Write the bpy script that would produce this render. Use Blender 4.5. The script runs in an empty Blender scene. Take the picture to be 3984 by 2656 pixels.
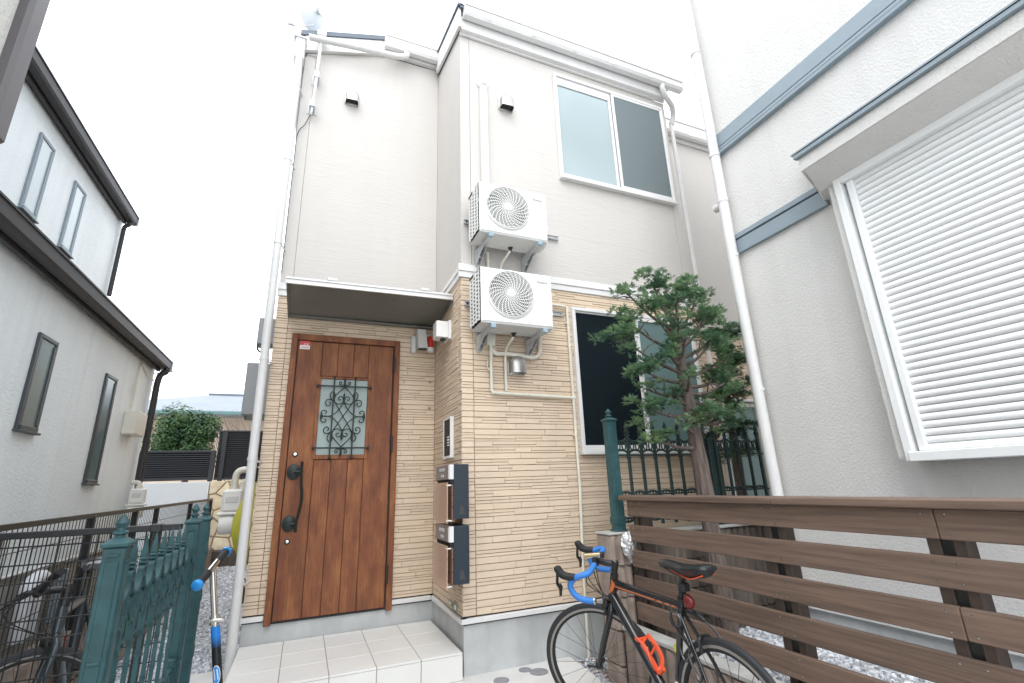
import bpy, bmesh, math, random
from math import sin, cos, pi, radians
from mathutils import Vector, Matrix

random.seed(11)
D = bpy.data
SC = bpy.context.scene
COL = SC.collection

# ------------------------------------------------------------------ camera
def cam_rot(yaw, pitch, roll):
    cy, sy, cp, sp = cos(yaw), sin(yaw), cos(pitch), sin(pitch)
    fwd = Vector((sy*cp, cy*cp, sp)); right = Vector((cy, -sy, 0)); up = right.cross(fwd)
    cr, sr = cos(roll), sin(roll)
    r2 = cr*right + sr*up; u2 = -sr*right + cr*up
    return Matrix((r2, u2, -fwd)).transposed()
cd = D.cameras.new('camera'); cam = D.objects.new('camera', cd); COL.objects.link(cam)
cd.sensor_fit = 'HORIZONTAL'; cd.sensor_width = 36.0; cd.lens = 16.736
cd.clip_start = 0.05; cd.clip_end = 500
cam.matrix_world = Matrix.Translation((0, 0, 1.25)) @ cam_rot(radians(23.2785511), radians(16.7024904), radians(-2.1448278)).to_4x4()
SC.camera = cam

# ------------------------------------------------------------------ sky, sun, exposure
SUN_EL, SUN_AZ = radians(52), radians(212)     # azimuth clockwise from +Y
w = D.worlds.new('World'); SC.world = w; w.use_nodes = True
nt = w.node_tree; nt.nodes.clear()
sky = nt.nodes.new('ShaderNodeTexSky'); sky.sky_type = 'NISHITA'; sky.sun_disc = False
sky.sun_elevation = SUN_EL; sky.sun_rotation = SUN_AZ; sky.dust_density = 3.0; sky.air_density = 1.0
hs = nt.nodes.new('ShaderNodeHueSaturation'); hs.inputs['Saturation'].default_value = 0.10
bg = nt.nodes.new('ShaderNodeBackground'); bg.inputs['Strength'].default_value = 0.15
wo = nt.nodes.new('ShaderNodeOutputWorld')
cl = nt.nodes.new('ShaderNodeMix'); cl.data_type = 'RGBA'; cl.inputs['Factor'].default_value = 0.85; cl.inputs['B'].default_value = (6.3, 6.7, 7.2, 1)   # even cloud cover
nt.links.new(sky.outputs[0], hs.inputs['Color']); nt.links.new(hs.outputs[0], cl.inputs['A']); nt.links.new(cl.outputs['Result'], bg.inputs['Color']); nt.links.new(bg.outputs[0], wo.inputs['Surface'])
sl = D.lights.new('sun', 'SUN'); sl.energy = 0.55; sl.angle = radians(40); sl.color = (1.0, 0.975, 0.94)
sun = D.objects.new('sun', sl); COL.objects.link(sun)
sd = Vector((sin(SUN_AZ)*cos(SUN_EL), cos(SUN_AZ)*cos(SUN_EL), sin(SUN_EL)))
sun.rotation_euler = (-sd).to_track_quat('-Z', 'Y').to_euler()
vs = SC.view_settings; vs.view_transform = 'Standard'; vs.look = 'None'; vs.gamma = 1.0; vs.use_curve_mapping = False
vs.exposure = 1.46
SC.cycles.max_bounces = 14; SC.cycles.diffuse_bounces = 8; SC.cycles.transparent_max_bounces = 12

# ------------------------------------------------------------------ materials
def lin(*c): return tuple(c) + (1.0,)
def mat(name, col, rough=0.6, var=0.0, vscale=3.0, vstretch=(1, 1, 1), bump=0.0, bscale=40.0, bstretch=(1, 1, 1), bdist=0.01,
        metal=0.0, spec=0.5, col2=None, rnd=0.0, space='pos', detail=4.0, coat=0.0, bump2=None, streak=0.0):
    m = D.materials.new(name); m.use_nodes = True
    n = m.node_tree.nodes; l = m.node_tree.links
    p = n['Principled BSDF']
    p.inputs['Base Color'].default_value = lin(*col); p.inputs['Roughness'].default_value = rough
    p.inputs['Metallic'].default_value = metal; p.inputs['Specular IOR Level'].default_value = spec
    p.inputs['Coat Weight'].default_value = coat
    if space == 'pos':
        src = n.new('ShaderNodeNewGeometry').outputs['Position']
    else:
        src = n.new('ShaderNodeTexCoord').outputs['Object']
    def mapped(st, off=None):
        mp = n.new('ShaderNodeMapping'); mp.inputs['Scale'].default_value = st
        l.new(src, mp.inputs['Vector'])
        if off: l.new(off, mp.inputs['Location'])
        return mp.outputs[0]
    out = None
    oi = None
    if rnd:
        oi = n.new('ShaderNodeObjectInfo').outputs['Random']
    offs = None
    if rnd and space != 'pos':
        mm = n.new('ShaderNodeMath'); mm.operation = 'MULTIPLY'; mm.inputs[1].default_value = 37.0; l.new(oi, mm.inputs[0]); offs = mm.outputs[0]
    if var or col2:
        nz = n.new('ShaderNodeTexNoise'); nz.inputs['Scale'].default_value = vscale; nz.inputs['Detail'].default_value = detail; nz.inputs['Roughness'].default_value = 0.6
        l.new(mapped(vstretch, offs), nz.inputs['Vector'])
        rp = n.new('ShaderNodeValToRGB')
        c2 = col2 if col2 else tuple(max(0, x*(1-var)) for x in col)
        c1 = col if col2 else tuple(min(1, x*(1+var*0.5)) for x in col)
        rp.color_ramp.elements[0].position = 0.32; rp.color_ramp.elements[1].position = 0.68
        rp.color_ramp.elements[0].color = lin(*c2); rp.color_ramp.elements[1].color = lin(*c1)
        l.new(nz.outputs['Fac'], rp.inputs['Fac']); out = rp.outputs[0]
    if streak:
        sz = n.new('ShaderNodeTexNoise'); sz.inputs['Scale'].default_value = 1.0; sz.inputs['Detail'].default_value = 5.0
        l.new(mapped((9, 9, .55)), sz.inputs['Vector'])
        sm = n.new('ShaderNodeMapRange'); sm.inputs['From Min'].default_value = .48; sm.inputs['From Max'].default_value = .78; sm.inputs['To Min'].default_value = 1.0; sm.inputs['To Max'].default_value = 1-streak
        l.new(sz.outputs['Fac'], sm.inputs['Value']); sx = n.new('ShaderNodeVectorMath'); sx.operation = 'SCALE'
        if out is not None: l.new(out, sx.inputs[0])
        else: sx.inputs[0].default_value = col
        l.new(sm.outputs[0], sx.inputs['Scale']); out = sx.outputs[0]
    if rnd:
        mr = n.new('ShaderNodeMapRange'); mr.inputs['To Min'].default_value = 1-rnd; mr.inputs['To Max'].default_value = 1+rnd*0.6
        l.new(oi, mr.inputs['Value'])
        mx = n.new('ShaderNodeVectorMath'); mx.operation = 'SCALE'
        if out is not None: l.new(out, mx.inputs[0])
        else: mx.inputs[0].default_value = col
        l.new(mr.outputs[0], mx.inputs['Scale']); out = mx.outputs[0]
    if out is not None: l.new(out, p.inputs['Base Color'])
    if bump:
        bz = n.new('ShaderNodeTexNoise'); bz.inputs['Scale'].default_value = bscale; bz.inputs['Detail'].default_value = 3.0
        l.new(mapped(bstretch), bz.inputs['Vector'])
        bp = n.new('ShaderNodeBump'); bp.inputs['Strength'].default_value = bump; bp.inputs['Distance'].default_value = bdist
        l.new(bz.outputs['Fac'], bp.inputs['Height'])
        if bump2:
            b2 = n.new('ShaderNodeTexNoise'); b2.inputs['Scale'].default_value = bump2[0]; b2.inputs['Detail'].default_value = 2.0
            l.new(mapped((1, 1, 1)), b2.inputs['Vector'])
            bq = n.new('ShaderNodeBump'); bq.inputs['Strength'].default_value = bump2[1]; bq.inputs['Distance'].default_value = bdist
            l.new(b2.outputs['Fac'], bq.inputs['Height']); l.new(bp.outputs[0], bq.inputs['Normal']); bp = bq
        l.new(bp.outputs[0], p.inputs['Normal'])
    return m

M = {}
M['siding'] = mat('siding', (.555, .528, .496), .65, var=.02, vscale=2, streak=.02, bump=.22, bscale=7, bstretch=(1, 1, 9), bdist=.012)
M['white'] = mat('white_paint', (.73, .72, .71), .45, var=.05, vscale=2.5, streak=.06)
M['pvc'] = mat('white_pvc', (.70, .695, .685), .4, streak=.08, var=.05, vscale=4)
M['ivory'] = mat('ivory_pvc', (.70, .67, .58), .45, var=.08, vscale=6)
M['brick'] = mat('brick', (.68, .545, .41), .75, var=.06, vscale=5, bump=.5, bscale=26, bstretch=(1, 1, 2.2), bdist=.004, rnd=.045)
M['joint'] = mat('brick_joint', (.50, .37, .25), .85, var=.1, vscale=8)
M['concrete'] = mat('concrete', (.50, .515, .515), .85, streak=.14, var=.16, vscale=3.5, bump=.25, bscale=90, bdist=.004)
M['pad'] = mat('pad_concrete', (.62, .61, .59), .9, var=.14, vscale=2.2, bump=.3, bscale=70, bdist=.004)
M['tile'] = mat('tile', (.745, .735, .705), .38, var=.035, vscale=4, rnd=.03, bump=.06, bscale=60, bdist=.002)
M['grout'] = mat('grout', (.33, .29, .27), .9)
M['gravel'] = mat('gravel', (.50, .525, .56), .9, var=.45, vscale=38, bump=1.0, bscale=45, bdist=.03, detail=6)
M['stucco_r'] = mat('stucco_r', (.645, .632, .612), .8, streak=.06, var=.03, vscale=2, bump=.6, bscale=70, bdist=.008, bump2=(170, .25))
M['stucco_l'] = mat('stucco_l', (.82, .875, .90), .8, streak=.07, var=.04, vscale=1.2, bump=.6, bscale=55, bdist=.008)
M['stucco_n'] = mat('stucco_n', (.62, .61, .57), .85, var=.06, vscale=2, bump=.8, bscale=45, bdist=.01)
M['bluegrey'] = mat('bluegrey', (.25, .305, .345), .5, var=.06, vscale=4, bump=.12, bscale=60, bstretch=(1, 1, 6), bdist=.004)
M['darkbrown'] = mat('darkbrown', (.030, .028, .030), .5, var=.1, vscale=3)
M['roof'] = mat('roof_metal', (.10, .125, .155), .5, var=.1, vscale=5)
M['roof_far'] = mat('roof_far', (.22, .245, .275), .6, var=.1, vscale=1.5)
M['fencewood'] = mat('fencewood', (.185, .122, .090), .66, col2=(.105, .070, .052), vscale=3.2, vstretch=(14, .7, 16), bump=.35, bscale=6, bstretch=(20, .6, 24), bdist=.004, rnd=.16)
M['postwood'] = mat('postwood', (.075, .052, .041), .7, var=.2, vscale=4, vstretch=(8, 8, .8))
M['green'] = mat('green', (.021, .078, .086), .5, var=.30, vscale=16, detail=6, bump=.10, bscale=120, bdist=.002)
M['green_backlit'] = mat('green_backlit', (.011, .034, .033), .45, var=.13, vscale=5)  # darker copy of the post green, backlit look of the pickets painted in
M['black'] = mat('black', (.014, .015, .016), .38, var=.1)
M['blackmatte'] = mat('blackmatte', (.012, .012, .013), .65)
M['louver'] = mat('louver', (.023, .024, .028), .45, var=.1)
M['ac'] = mat('ac_white', (.79, .785, .765), .4, var=.02)
M['acgrey'] = mat('ac_grey', (.60, .60, .58), .45)
M['acdark'] = mat('ac_dark', (.05, .05, .05), .7)
M['fan'] = mat('fan', (.16, .16, .16), .5)
M['galv'] = mat('galv', (.52, .53, .54), .45, var=.2, vscale=12, metal=.15)
M['steel'] = mat('steel', (.55, .53, .50), .24, metal=1.0, var=.1)
M['hoodsteel'] = mat('hoodsteel', (.50, .485, .46), .36, metal=.85, var=.1, vscale=9)
M['chrome'] = mat('chrome', (.75, .72, .68), .16, metal=1.0)
M['bluecap'] = mat('bluecap', (.28, .39, .46), .5)
M['navy'] = mat('navy', (.014, .024, .038), .5, bump=.1, bscale=200, bdist=.002)
M['tan'] = mat('tan', (.24, .215, .205), .35, var=.05)
M['label'] = mat('label_white', (.78, .78, .77), .5)
M['ink'] = mat('ink', (.10, .12, .22), .6)
M['inkdark'] = mat('ink_dark', (.05, .05, .05), .6)
M['awning'] = mat('awning', (.165, .16, .14), .5, var=.1)
M['awnrail'] = mat('awnrail', (.62, .61, .60), .35, metal=.3)
M['red'] = mat('red', (.62, .045, .03), .4)
M['redlens'] = mat('redlens', (.13, .010, .010), .22)
M['orange'] = mat('orange', (.78, .10, .03), .35)
M['stripe'] = mat('stripe', (.62, .16, .035), .4)
M['blue'] = mat('bartape', (.035, .19, .56), .6, bump=.6, bscale=260, bdist=.002, space='obj')
M['bluegrip'] = mat('bluegrip', (.02, .26, .68), .4)
M['tyre'] = mat('tyre', (.022, .024, .027), .7)
M['rim'] = mat('rim', (.30, .28, .26), .35, metal=.6)
M['gloss'] = mat('glossblack', (.012, .013, .015), .22, coat=.4)
M['brass'] = mat('brass', (.78, .62, .38), .2, metal=1.0)
M['foil'] = mat('foil', (.66, .66, .67), .28, metal=.75, bump=1.0, bscale=26, bdist=.02)
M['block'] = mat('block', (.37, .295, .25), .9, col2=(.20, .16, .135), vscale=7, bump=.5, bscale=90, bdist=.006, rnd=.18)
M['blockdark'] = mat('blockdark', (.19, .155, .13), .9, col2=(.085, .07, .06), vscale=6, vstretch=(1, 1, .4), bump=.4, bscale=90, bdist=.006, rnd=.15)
M['coping'] = mat('coping', (.44, .44, .42), .85, var=.25, vscale=6, bump=.3, bscale=60, bdist=.004)
M['bark'] = mat('bark', (.20, .155, .135), .9, col2=(.085, .064, .056), vscale=7, vstretch=(5, 5, .7), bump=1.0, bscale=9, bstretch=(7, 7, .8), bdist=.02)
M['soil'] = mat('soil', (.10, .085, .07), .95, var=.3, vscale=12, bump=.5, bscale=30)
M['yellow'] = mat('yellow', (.55, .52, .05), .5, var=.08)
M['iron'] = mat('iron', (.012, .02, .018), .5)
M['blind'] = mat('shutter', (.80, .81, .81), .35, var=.02)
M['blinddark'] = mat('shutter_gap', (.55, .55, .53), .6)
M['rubble'] = mat('rubble', (.80, .70, .53), .85, col2=(.62, .50, .33), vscale=9, bump=.4, bscale=30, rnd=.16)
M['mortar'] = mat('mortar', (.40, .34, .27), .9)
M['farwall'] = mat('farwall', (.52, .42, .33), .8, var=.08)
M['twig'] = mat('twig', (.22, .15, .12), .9)
M['asphalt'] = mat('asphalt', (.56, .555, .545), .9, var=.2, vscale=6, bump=.3, bscale=120, bdist=.004)
M['woodbox'] = mat('woodbox', (.17, .085, .055), .5, var=.2, vscale=12, vstretch=(1, 1, 8))
M['intercom'] = mat('intercom', (.035, .030, .030), .5, spec=.2)
M['manhole'] = mat('manhole', (.25, .255, .27), .7, var=.15, vscale=12, bump=.4, bscale=80)
M['deadleaf'] = mat('deadleaf', (.16, .075, .03), .8)
M['stickergreen'] = mat('stickergreen', (.22, .30, .19), .5)
M['dish'] = mat('dish', (.78, .81, .84), .45)
M['foundl'] = mat('foundl', (.36, .345, .32), .85, var=.12, vscale=4)
M['slitframe'] = mat('slitframe', (.055, .062, .070), .4)
M['nearpipe'] = mat('nearpipe', (.115, .105, .11), .4, var=.06)
M['meterwhite'] = mat('meterwhite', (.78, .78, .74), .5, var=.05)
M['greybox'] = mat('greybox', (.30, .315, .335), .5, var=.05)
M['whitewall'] = mat('whitewall', (.64, .655, .67), .7, var=.05)
M['fargutter'] = mat('fargutter', (.10, .19, .19), .5)
M['pipewrap'] = mat('pipewrap', (.70, .71, .74), .5, var=.05)

def wood_door():
    m = D.materials.new('doorwood'); m.use_nodes = True
    n = m.node_tree.nodes; l = m.node_tree.links; p = n['Principled BSDF']
    g = n.new('ShaderNodeNewGeometry').outputs['Position']; oi = n.new('ShaderNodeObjectInfo').outputs['Random']
    mul = n.new('ShaderNodeMath'); mul.operation = 'MULTIPLY'; mul.inputs[1].default_value = 23.0; l.new(oi, mul.inputs[0])
    mp = n.new('ShaderNodeMapping'); mp.inputs['Scale'].default_value = (5.0, 3, 1.6); l.new(g, mp.inputs['Vector']); l.new(mul.outputs[0], mp.inputs['Location'])
    nz = n.new('ShaderNodeTexNoise'); nz.inputs['Scale'].default_value = 2.0; nz.inputs['Detail'].default_value = 5; nz.inputs['Roughness'].default_value = .62
    l.new(mp.outputs[0], nz.inputs['Vector'])
    rp = n.new('ShaderNodeValToRGB'); e = rp.color_ramp.elements
    e[0].position = .30; e[0].color = lin(.15, .055, .032); e[1].position = .72; e[1].color = lin(.325, .140, .055)
    k = rp.color_ramp.elements.new(.50); k.color = lin(.225, .085, .040)
    l.new(nz.outputs['Fac'], rp.inputs['Fac'])
    mp2 = n.new('ShaderNodeMapping'); mp2.inputs['Scale'].default_value = (70, 20, 2.2); l.new(g, mp2.inputs['Vector']); l.new(mul.outputs[0], mp2.inputs['Location'])
    n2 = n.new('ShaderNodeTexNoise'); n2.inputs['Scale'].default_value = 1.6; n2.inputs['Detail'].default_value = 4; l.new(mp2.outputs[0], n2.inputs['Vector'])
    mr = n.new('ShaderNodeMapRange'); mr.inputs['From Min'].default_value = .3; mr.inputs['From Max'].default_value = .7; mr.inputs['To Min'].default_value = .80; mr.inputs['To Max'].default_value = 1.15
    l.new(n2.outputs['Fac'], mr.inputs['Value'])
    sc = n.new('ShaderNodeVectorMath'); sc.operation = 'SCALE'; l.new(rp.outputs[0], sc.inputs[0]); l.new(mr.outputs[0], sc.inputs['Scale'])
    l.new(sc.outputs[0], p.inputs['Base Color'])
    bp = n.new('ShaderNodeBump'); bp.inputs['Strength'].default_value = .2; bp.inputs['Distance'].default_value = .003; l.new(n2.outputs['Fac'], bp.inputs['Height']); l.new(bp.outputs[0], p.inputs['Normal'])
    p.inputs['Roughness'].default_value = .5; p.inputs['Specular IOR Level'].default_value = .22
    return m
M['door'] = wood_door()

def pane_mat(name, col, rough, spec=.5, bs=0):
    m = mat(name, col, rough, spec=spec, var=.18, vscale=.8, detail=1.0)  # broad mottling painted into the glass colour in place of uneven reflections
    if bs:
        n = m.node_tree.nodes; l = m.node_tree.links
        g = n.new('ShaderNodeNewGeometry').outputs['Position']
        vo = n.new('ShaderNodeTexNoise'); vo.inputs['Scale'].default_value = bs; l.new(g, vo.inputs['Vector'])
        b = n.new('ShaderNodeBump'); b.inputs['Strength'].default_value = .08; b.inputs['Distance'].default_value = .003
        l.new(vo.outputs['Fac'], b.inputs['Height']); l.new(b.outputs[0], n['Principled BSDF'].inputs['Normal'])
    return m
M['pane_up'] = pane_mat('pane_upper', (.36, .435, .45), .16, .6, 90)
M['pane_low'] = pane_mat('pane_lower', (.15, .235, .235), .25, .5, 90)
M['pane_door'] = pane_mat('pane_door', (.27, .335, .32), .3, .5, 60)
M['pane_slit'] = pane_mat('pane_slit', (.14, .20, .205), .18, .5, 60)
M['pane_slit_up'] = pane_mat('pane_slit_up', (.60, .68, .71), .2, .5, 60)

def screen_mat(name, col, opacity):
    m = D.materials.new(name); m.use_nodes = True
    n = m.node_tree.nodes; l = m.node_tree.links; p = n['Principled BSDF']
    p.inputs['Base Color'].default_value = lin(*col); p.inputs['Roughness'].default_value = .7; p.inputs['Specular IOR Level'].default_value = .15
    g = n.new('ShaderNodeNewGeometry').outputs['Position']
    mp = n.new('ShaderNodeMapping'); mp.inputs['Rotation'].default_value = (0, radians(45), 0); mp.inputs['Scale'].default_value = (34, 1, 34); l.new(g, mp.inputs['Vector'])
    wv = n.new('ShaderNodeTexWave'); wv.inputs['Scale'].default_value = 1.0; l.new(mp.outputs[0], wv.inputs['Vector'])
    mr = n.new('ShaderNodeMapRange'); mr.inputs['To Min'].default_value = opacity-.035; mr.inputs['To Max'].default_value = min(1, opacity+.035)
    l.new(wv.outputs['Fac'], mr.inputs['Value']); l.new(mr.outputs[0], p.inputs['Alpha'])
    return m
M['screen_up'] = screen_mat('screen_up', (.21, .25, .26), .74)
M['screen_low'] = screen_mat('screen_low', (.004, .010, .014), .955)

def acrylic():
    m = D.materials.new('acrylic'); m.use_nodes = True
    p = m.node_tree.nodes['Principled BSDF']; p.inputs['Base Color'].default_value = lin(.72, .52, .40)
    p.inputs['Roughness'].default_value = .05; p.inputs['Alpha'].default_value = .60
    return m
M['acrylic'] = acrylic()

def leaf_mat(name, dark, mid, light, rough=.5, spec=.3):
    m = D.materials.new(name); m.use_nodes = True
    n = m.node_tree.nodes; l = m.node_tree.links; p = n['Principled BSDF']
    g = n.new('ShaderNodeNewGeometry')
    nz = n.new('ShaderNodeTexNoise'); nz.inputs['Scale'].default_value = 5.0; l.new(g.outputs['Position'], nz.inputs['Vector'])
    ad = n.new('ShaderNodeMath'); ad.operation = 'MULTIPLY_ADD'; ad.inputs[1].default_value = .5; l.new(g.outputs['Random Per Island'], ad.inputs[0])
    m2 = n.new('ShaderNodeMath'); m2.operation = 'MULTIPLY_ADD'; m2.inputs[1].default_value = 1.6; m2.inputs[2].default_value = -.55; l.new(nz.outputs['Fac'], m2.inputs[0])
    l.new(m2.outputs[0], ad.inputs[2])
    rp = n.new('ShaderNodeValToRGB'); e = rp.color_ramp.elements
    e[0].position = .12; e[0].color = lin(*dark); e[1].position = .95; e[1].color = lin(*light)
    k = e.new(.5); k.color = lin(*mid)
    l.new(ad.outputs[0], rp.inputs['Fac']); l.new(rp.outputs[0], p.inputs['Base Color'])
    p.inputs['Roughness'].default_value = rough; p.inputs['Specular IOR Level'].default_value = spec
    tr = n.new('ShaderNodeBsdfTranslucent'); l.new(rp.outputs[0], tr.inputs['Color']); mx = n.new('ShaderNodeMixShader'); mx.inputs['Fac'].default_value = .30
    l.new(p.outputs[0], mx.inputs[1]); l.new(tr.outputs[0], mx.inputs[2]); l.new(mx.outputs[0], n['Material Output'].inputs['Surface'])
    return m
M['cypress'] = leaf_mat('cypress', (.055, .115, .075), (.135, .250, .135), (.31, .42, .20))
M['cypress_shaded'] = leaf_mat('cypress_shaded', (.034, .080, .055), (.085, .17, .095), (.19, .29, .13))  # darker copy of the cypress leaves, the tree's shade put into the colour
M['bush'] = leaf_mat('bushleaf', (.016, .045, .018), (.045, .11, .038), (.14, .23, .07), .4, .4)

# ------------------------------------------------------------------ mesh builder
ORG = {}
def chunk_box(x0, x1, y0, y1, z0, z1, b):
    c = []
    sx, sy, sz = (x0, x1), (y0, y1), (z0, z1)
    idx = {}
    vs_ = []
    for i in (0, 1):
        for j in (0, 1):
            for k in (0, 1):
                px, py, pz = sx[i], sy[j], sz[k]
                dx, dy, dz = (b if i == 0 else -b), (b if j == 0 else -b), (b if k == 0 else -b)
                for a, q in enumerate(((px, py+dy, pz+dz), (px+dx, py, pz+dz), (px+dx, py+dy, pz))):
                    idx[(i, j, k, a)] = len(vs_); vs_.append(q)
    f = []
    I = lambda *t: idx[t]
    for s in (0, 1):
        f.append([I(s,0,0,0), I(s,1,0,0), I(s,1,1,0), I(s,0,1,0)])
        f.append([I(0,s,0,1), I(1,s,0,1), I(1,s,1,1), I(0,s,1,1)])
        f.append([I(0,0,s,2), I(1,0,s,2), I(1,1,s,2), I(0,1,s,2)])
    for s in (0, 1):
        for t in (0, 1):
            f.append([I(s,t,0,0), I(s,t,1,0), I(s,t,1,1), I(s,t,0,1)])
            f.append([I(s,0,t,0), I(s,1,t,0), I(s,1,t,2), I(s,0,t,2)])
            f.append([I(0,s,t,1), I(1,s,t,1), I(1,s,t,2), I(0,s,t,2)])
    for i in (0, 1):
        for j in (0, 1):
            for k in (0, 1):
                f.append([I(i,j,k,0), I(i,j,k,1), I(i,j,k,2)])
    return vs_, f

class MB:
    def __init__(s): s.v = []; s.f = []; s.mi = []; s.m = 0
    def add(s, v, f):
        o = len(s.v); s.v += [tuple(p) for p in v]; s.f += [[i+o for i in q] for q in f]; s.mi += [s.m]*len(f); return s
    def box(s, x0, x1, y0, y1, z0, z1, b=0.0):
        x0, x1 = min(x0, x1), max(x0, x1); y0, y1 = min(y0, y1), max(y0, y1); z0, z1 = min(z0, z1), max(z0, z1)
        if b > 0:
            b = min(b, (x1-x0)*.45, (y1-y0)*.45, (z1-z0)*.45)
            return s.add(*chunk_box(x0, x1, y0, y1, z0, z1, b))
        v = [(x, y, z) for x in (x0, x1) for y in (y0, y1) for z in (z0, z1)]
        return s.add(v, [[0,1,3,2],[4,6,7,5],[0,4,5,1],[2,3,7,6],[0,2,6,4],[1,5,7,3]])
    def poly(s, pts): return s.add(pts, [list(range(len(pts)))])
    def hexa(s, a, b):   # two matching quads (lists of 4 points)
        return s.add(list(a)+list(b), [[0,1,2,3],[7,6,5,4],[0,4,5,1],[1,5,6,2],[2,6,7,3],[3,7,4,0]])
    def prism(s, pts, ax, a0, a1):   # polygon in the two other axes, extruded along ax
        def mk(p, a): return {'x': (a, p[0], p[1]), 'y': (p[0], a, p[1]), 'z': (p[0], p[1], a)}[ax]
        n = len(pts); v = [mk(p, a0) for p in pts] + [mk(p, a1) for p in pts]
        return s.add(v, [list(range(n)), list(range(2*n-1, n-1, -1))] + [[i, (i+1) % n, n+(i+1) % n, n+i] for i in range(n)])
    def tube(s, pts, r, n=8, closed=False, cap=True, flat=None):
        P_ = [Vector(p) for p in pts]; k = len(P_)
        rr = r if isinstance(r, (list, tuple)) else [r]*k
        T = []
        for i in range(k):
            if closed: t = P_[(i+1) % k]-P_[i-1]
            else: t = P_[min(i+1, k-1)]-P_[max(i-1, 0)]
            T.append(t.normalized() if t.length > 1e-9 else Vector((0, 0, 1)))
        up = Vector((0, 0, 1)) if abs(T[0].z) < .9 else Vector((1, 0, 0))
        nrm = (up - T[0]*up.dot(T[0])).normalized(); v = []
        for i in range(k):
            nrm = (nrm - T[i]*nrm.dot(T[i]))
            nrm = nrm.normalized() if nrm.length > 1e-6 else T[i].orthogonal().normalized()
            b = T[i].cross(nrm)
            for j in range(n):
                a = 2*pi*j/n + (pi/n if n == 4 else 0)
                v.append(P_[i] + rr[i]*(cos(a)*nrm + sin(a)*b*(flat or 1)))
        f = []
        m = k if closed else k-1
        for i in range(m):
            for j in range(n):
                a, b_, c, d = i*n+j, i*n+(j+1) % n, ((i+1) % k)*n+(j+1) % n, ((i+1) % k)*n+j
                f.append([a, b_, c, d])
        if cap and not closed: f += [list(range(n-1, -1, -1)), list(range((k-1)*n, k*n))]
        return s.add(v, f)
    def lathe(s, c, prof, n=16, ax='z', rot=0.0, sq=1.0):   # prof: (r, h)
        v = []
        for (r, h) in prof:
            for j in range(n):
                a = 2*pi*j/n + rot; x, y = r*cos(a), r*sin(a)*sq
                q = {'z': (x, y, h), 'y': (x, h, y), 'x': (h, x, y)}[ax]
                v.append((c[0]+q[0], c[1]+q[1], c[2]+q[2]))
        k = len(prof); f = [[i*n+j, i*n+(j+1) % n, (i+1)*n+(j+1) % n, (i+1)*n+j] for i in range(k-1) for j in range(n)]
        f += [list(range(n)), list(range((k-1)*n, k*n))]
        return s.add(v, f)
    def build(s, name, m, parent=None, smooth=0, raw=False, xf=None, recalc=True, **props):
        me = D.meshes.new(name)
        vv = s.v
        if xf is not None: vv = [tuple(xf @ Vector(p)) for p in vv]
        off = Vector((0, 0, 0))
        if parent is not None and not raw: off = ORG.get(parent.name, off)
        if off.length > 0: vv = [(p[0]-off.x, p[1]-off.y, p[2]-off.z) for p in vv]
        me.from_pydata(vv, [], s.f)
        for q in (m if isinstance(m, (list, tuple)) else [m]): me.materials.append(M[q])
        if isinstance(m, (list, tuple)): me.polygons.foreach_set('material_index', s.mi)
        if recalc:
            bm = bmesh.new(); bm.from_mesh(me); bmesh.ops.recalc_face_normals(bm, faces=bm.faces); bm.to_mesh(me); bm.free()
        if smooth:
            me.polygons.foreach_set('use_smooth', [True]*len(me.polygons)); me.set_sharp_from_angle(angle=radians(smooth))
        me.update()
        o = D.objects.new(name, me); COL.objects.link(o)
        if parent is not None:
            o.parent = parent; ORG[o.name] = off
        for k, val in props.items(): o[k] = val
        return o

def thing(name, label, cat, loc=(0, 0, 0), group=None):
    o = D.objects.new(name, None); COL.objects.link(o); o.location = loc; o.empty_display_size = .1
    o['label'] = label; o['category'] = cat
    if group: o['group'] = group
    ORG[o.name] = Vector(loc); return o
def dup(o, name, parent, loc=None, scale=None, rot=None):
    c = o.copy(); c.name = name; COL.objects.link(c); c.parent = parent
    if loc is not None: c.location = loc
    if scale is not None: c.scale = scale
    if rot is not None: c.rotation_euler = rot
    return c
def arc(c, r, a0, a1, n, plane='xz', y=0, rx=None):
    out = []
    for i in range(n+1):
        a = a0+(a1-a0)*i/n; p, q = c[0]+(rx or r)*cos(a), c[1]+r*sin(a)
        out.append({'xz': (p, y, q), 'yz': (y, p, q), 'xy': (p, q, y)}[plane])
    return out
def smooth_path(pts, sub=4):
    P_ = [Vector(p) for p in pts]; out = []
    for i in range(len(P_)-1):
        p0, p1, p2, p3 = P_[max(i-1, 0)], P_[i], P_[i+1], P_[min(i+2, len(P_)-1)]
        for k in range(sub):
            t = k/sub
            out.append(.5*((2*p1)+(-p0+p2)*t+(2*p0-5*p1+4*p2-p3)*t*t+(-p0+3*p1-3*p2+p3)*t*t*t))
    out.append(P_[-1]); return out
def text_mesh(txt, size):
    cu = D.curves.new('lettering', 'FONT'); cu.body = txt; cu.size = size; cu.align_x = 'LEFT'; cu.fill_mode = 'FRONT'
    o = D.objects.new('lettering_tmp', cu); COL.objects.link(o)
    dg = bpy.context.evaluated_depsgraph_get(); me = D.meshes.new_from_object(o.evaluated_get(dg))
    v = [tuple(q.co) for q in me.vertices]; f = [list(p.vertices) for p in me.polygons]
    D.objects.remove(o); D.meshes.remove(me); return v, f

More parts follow.
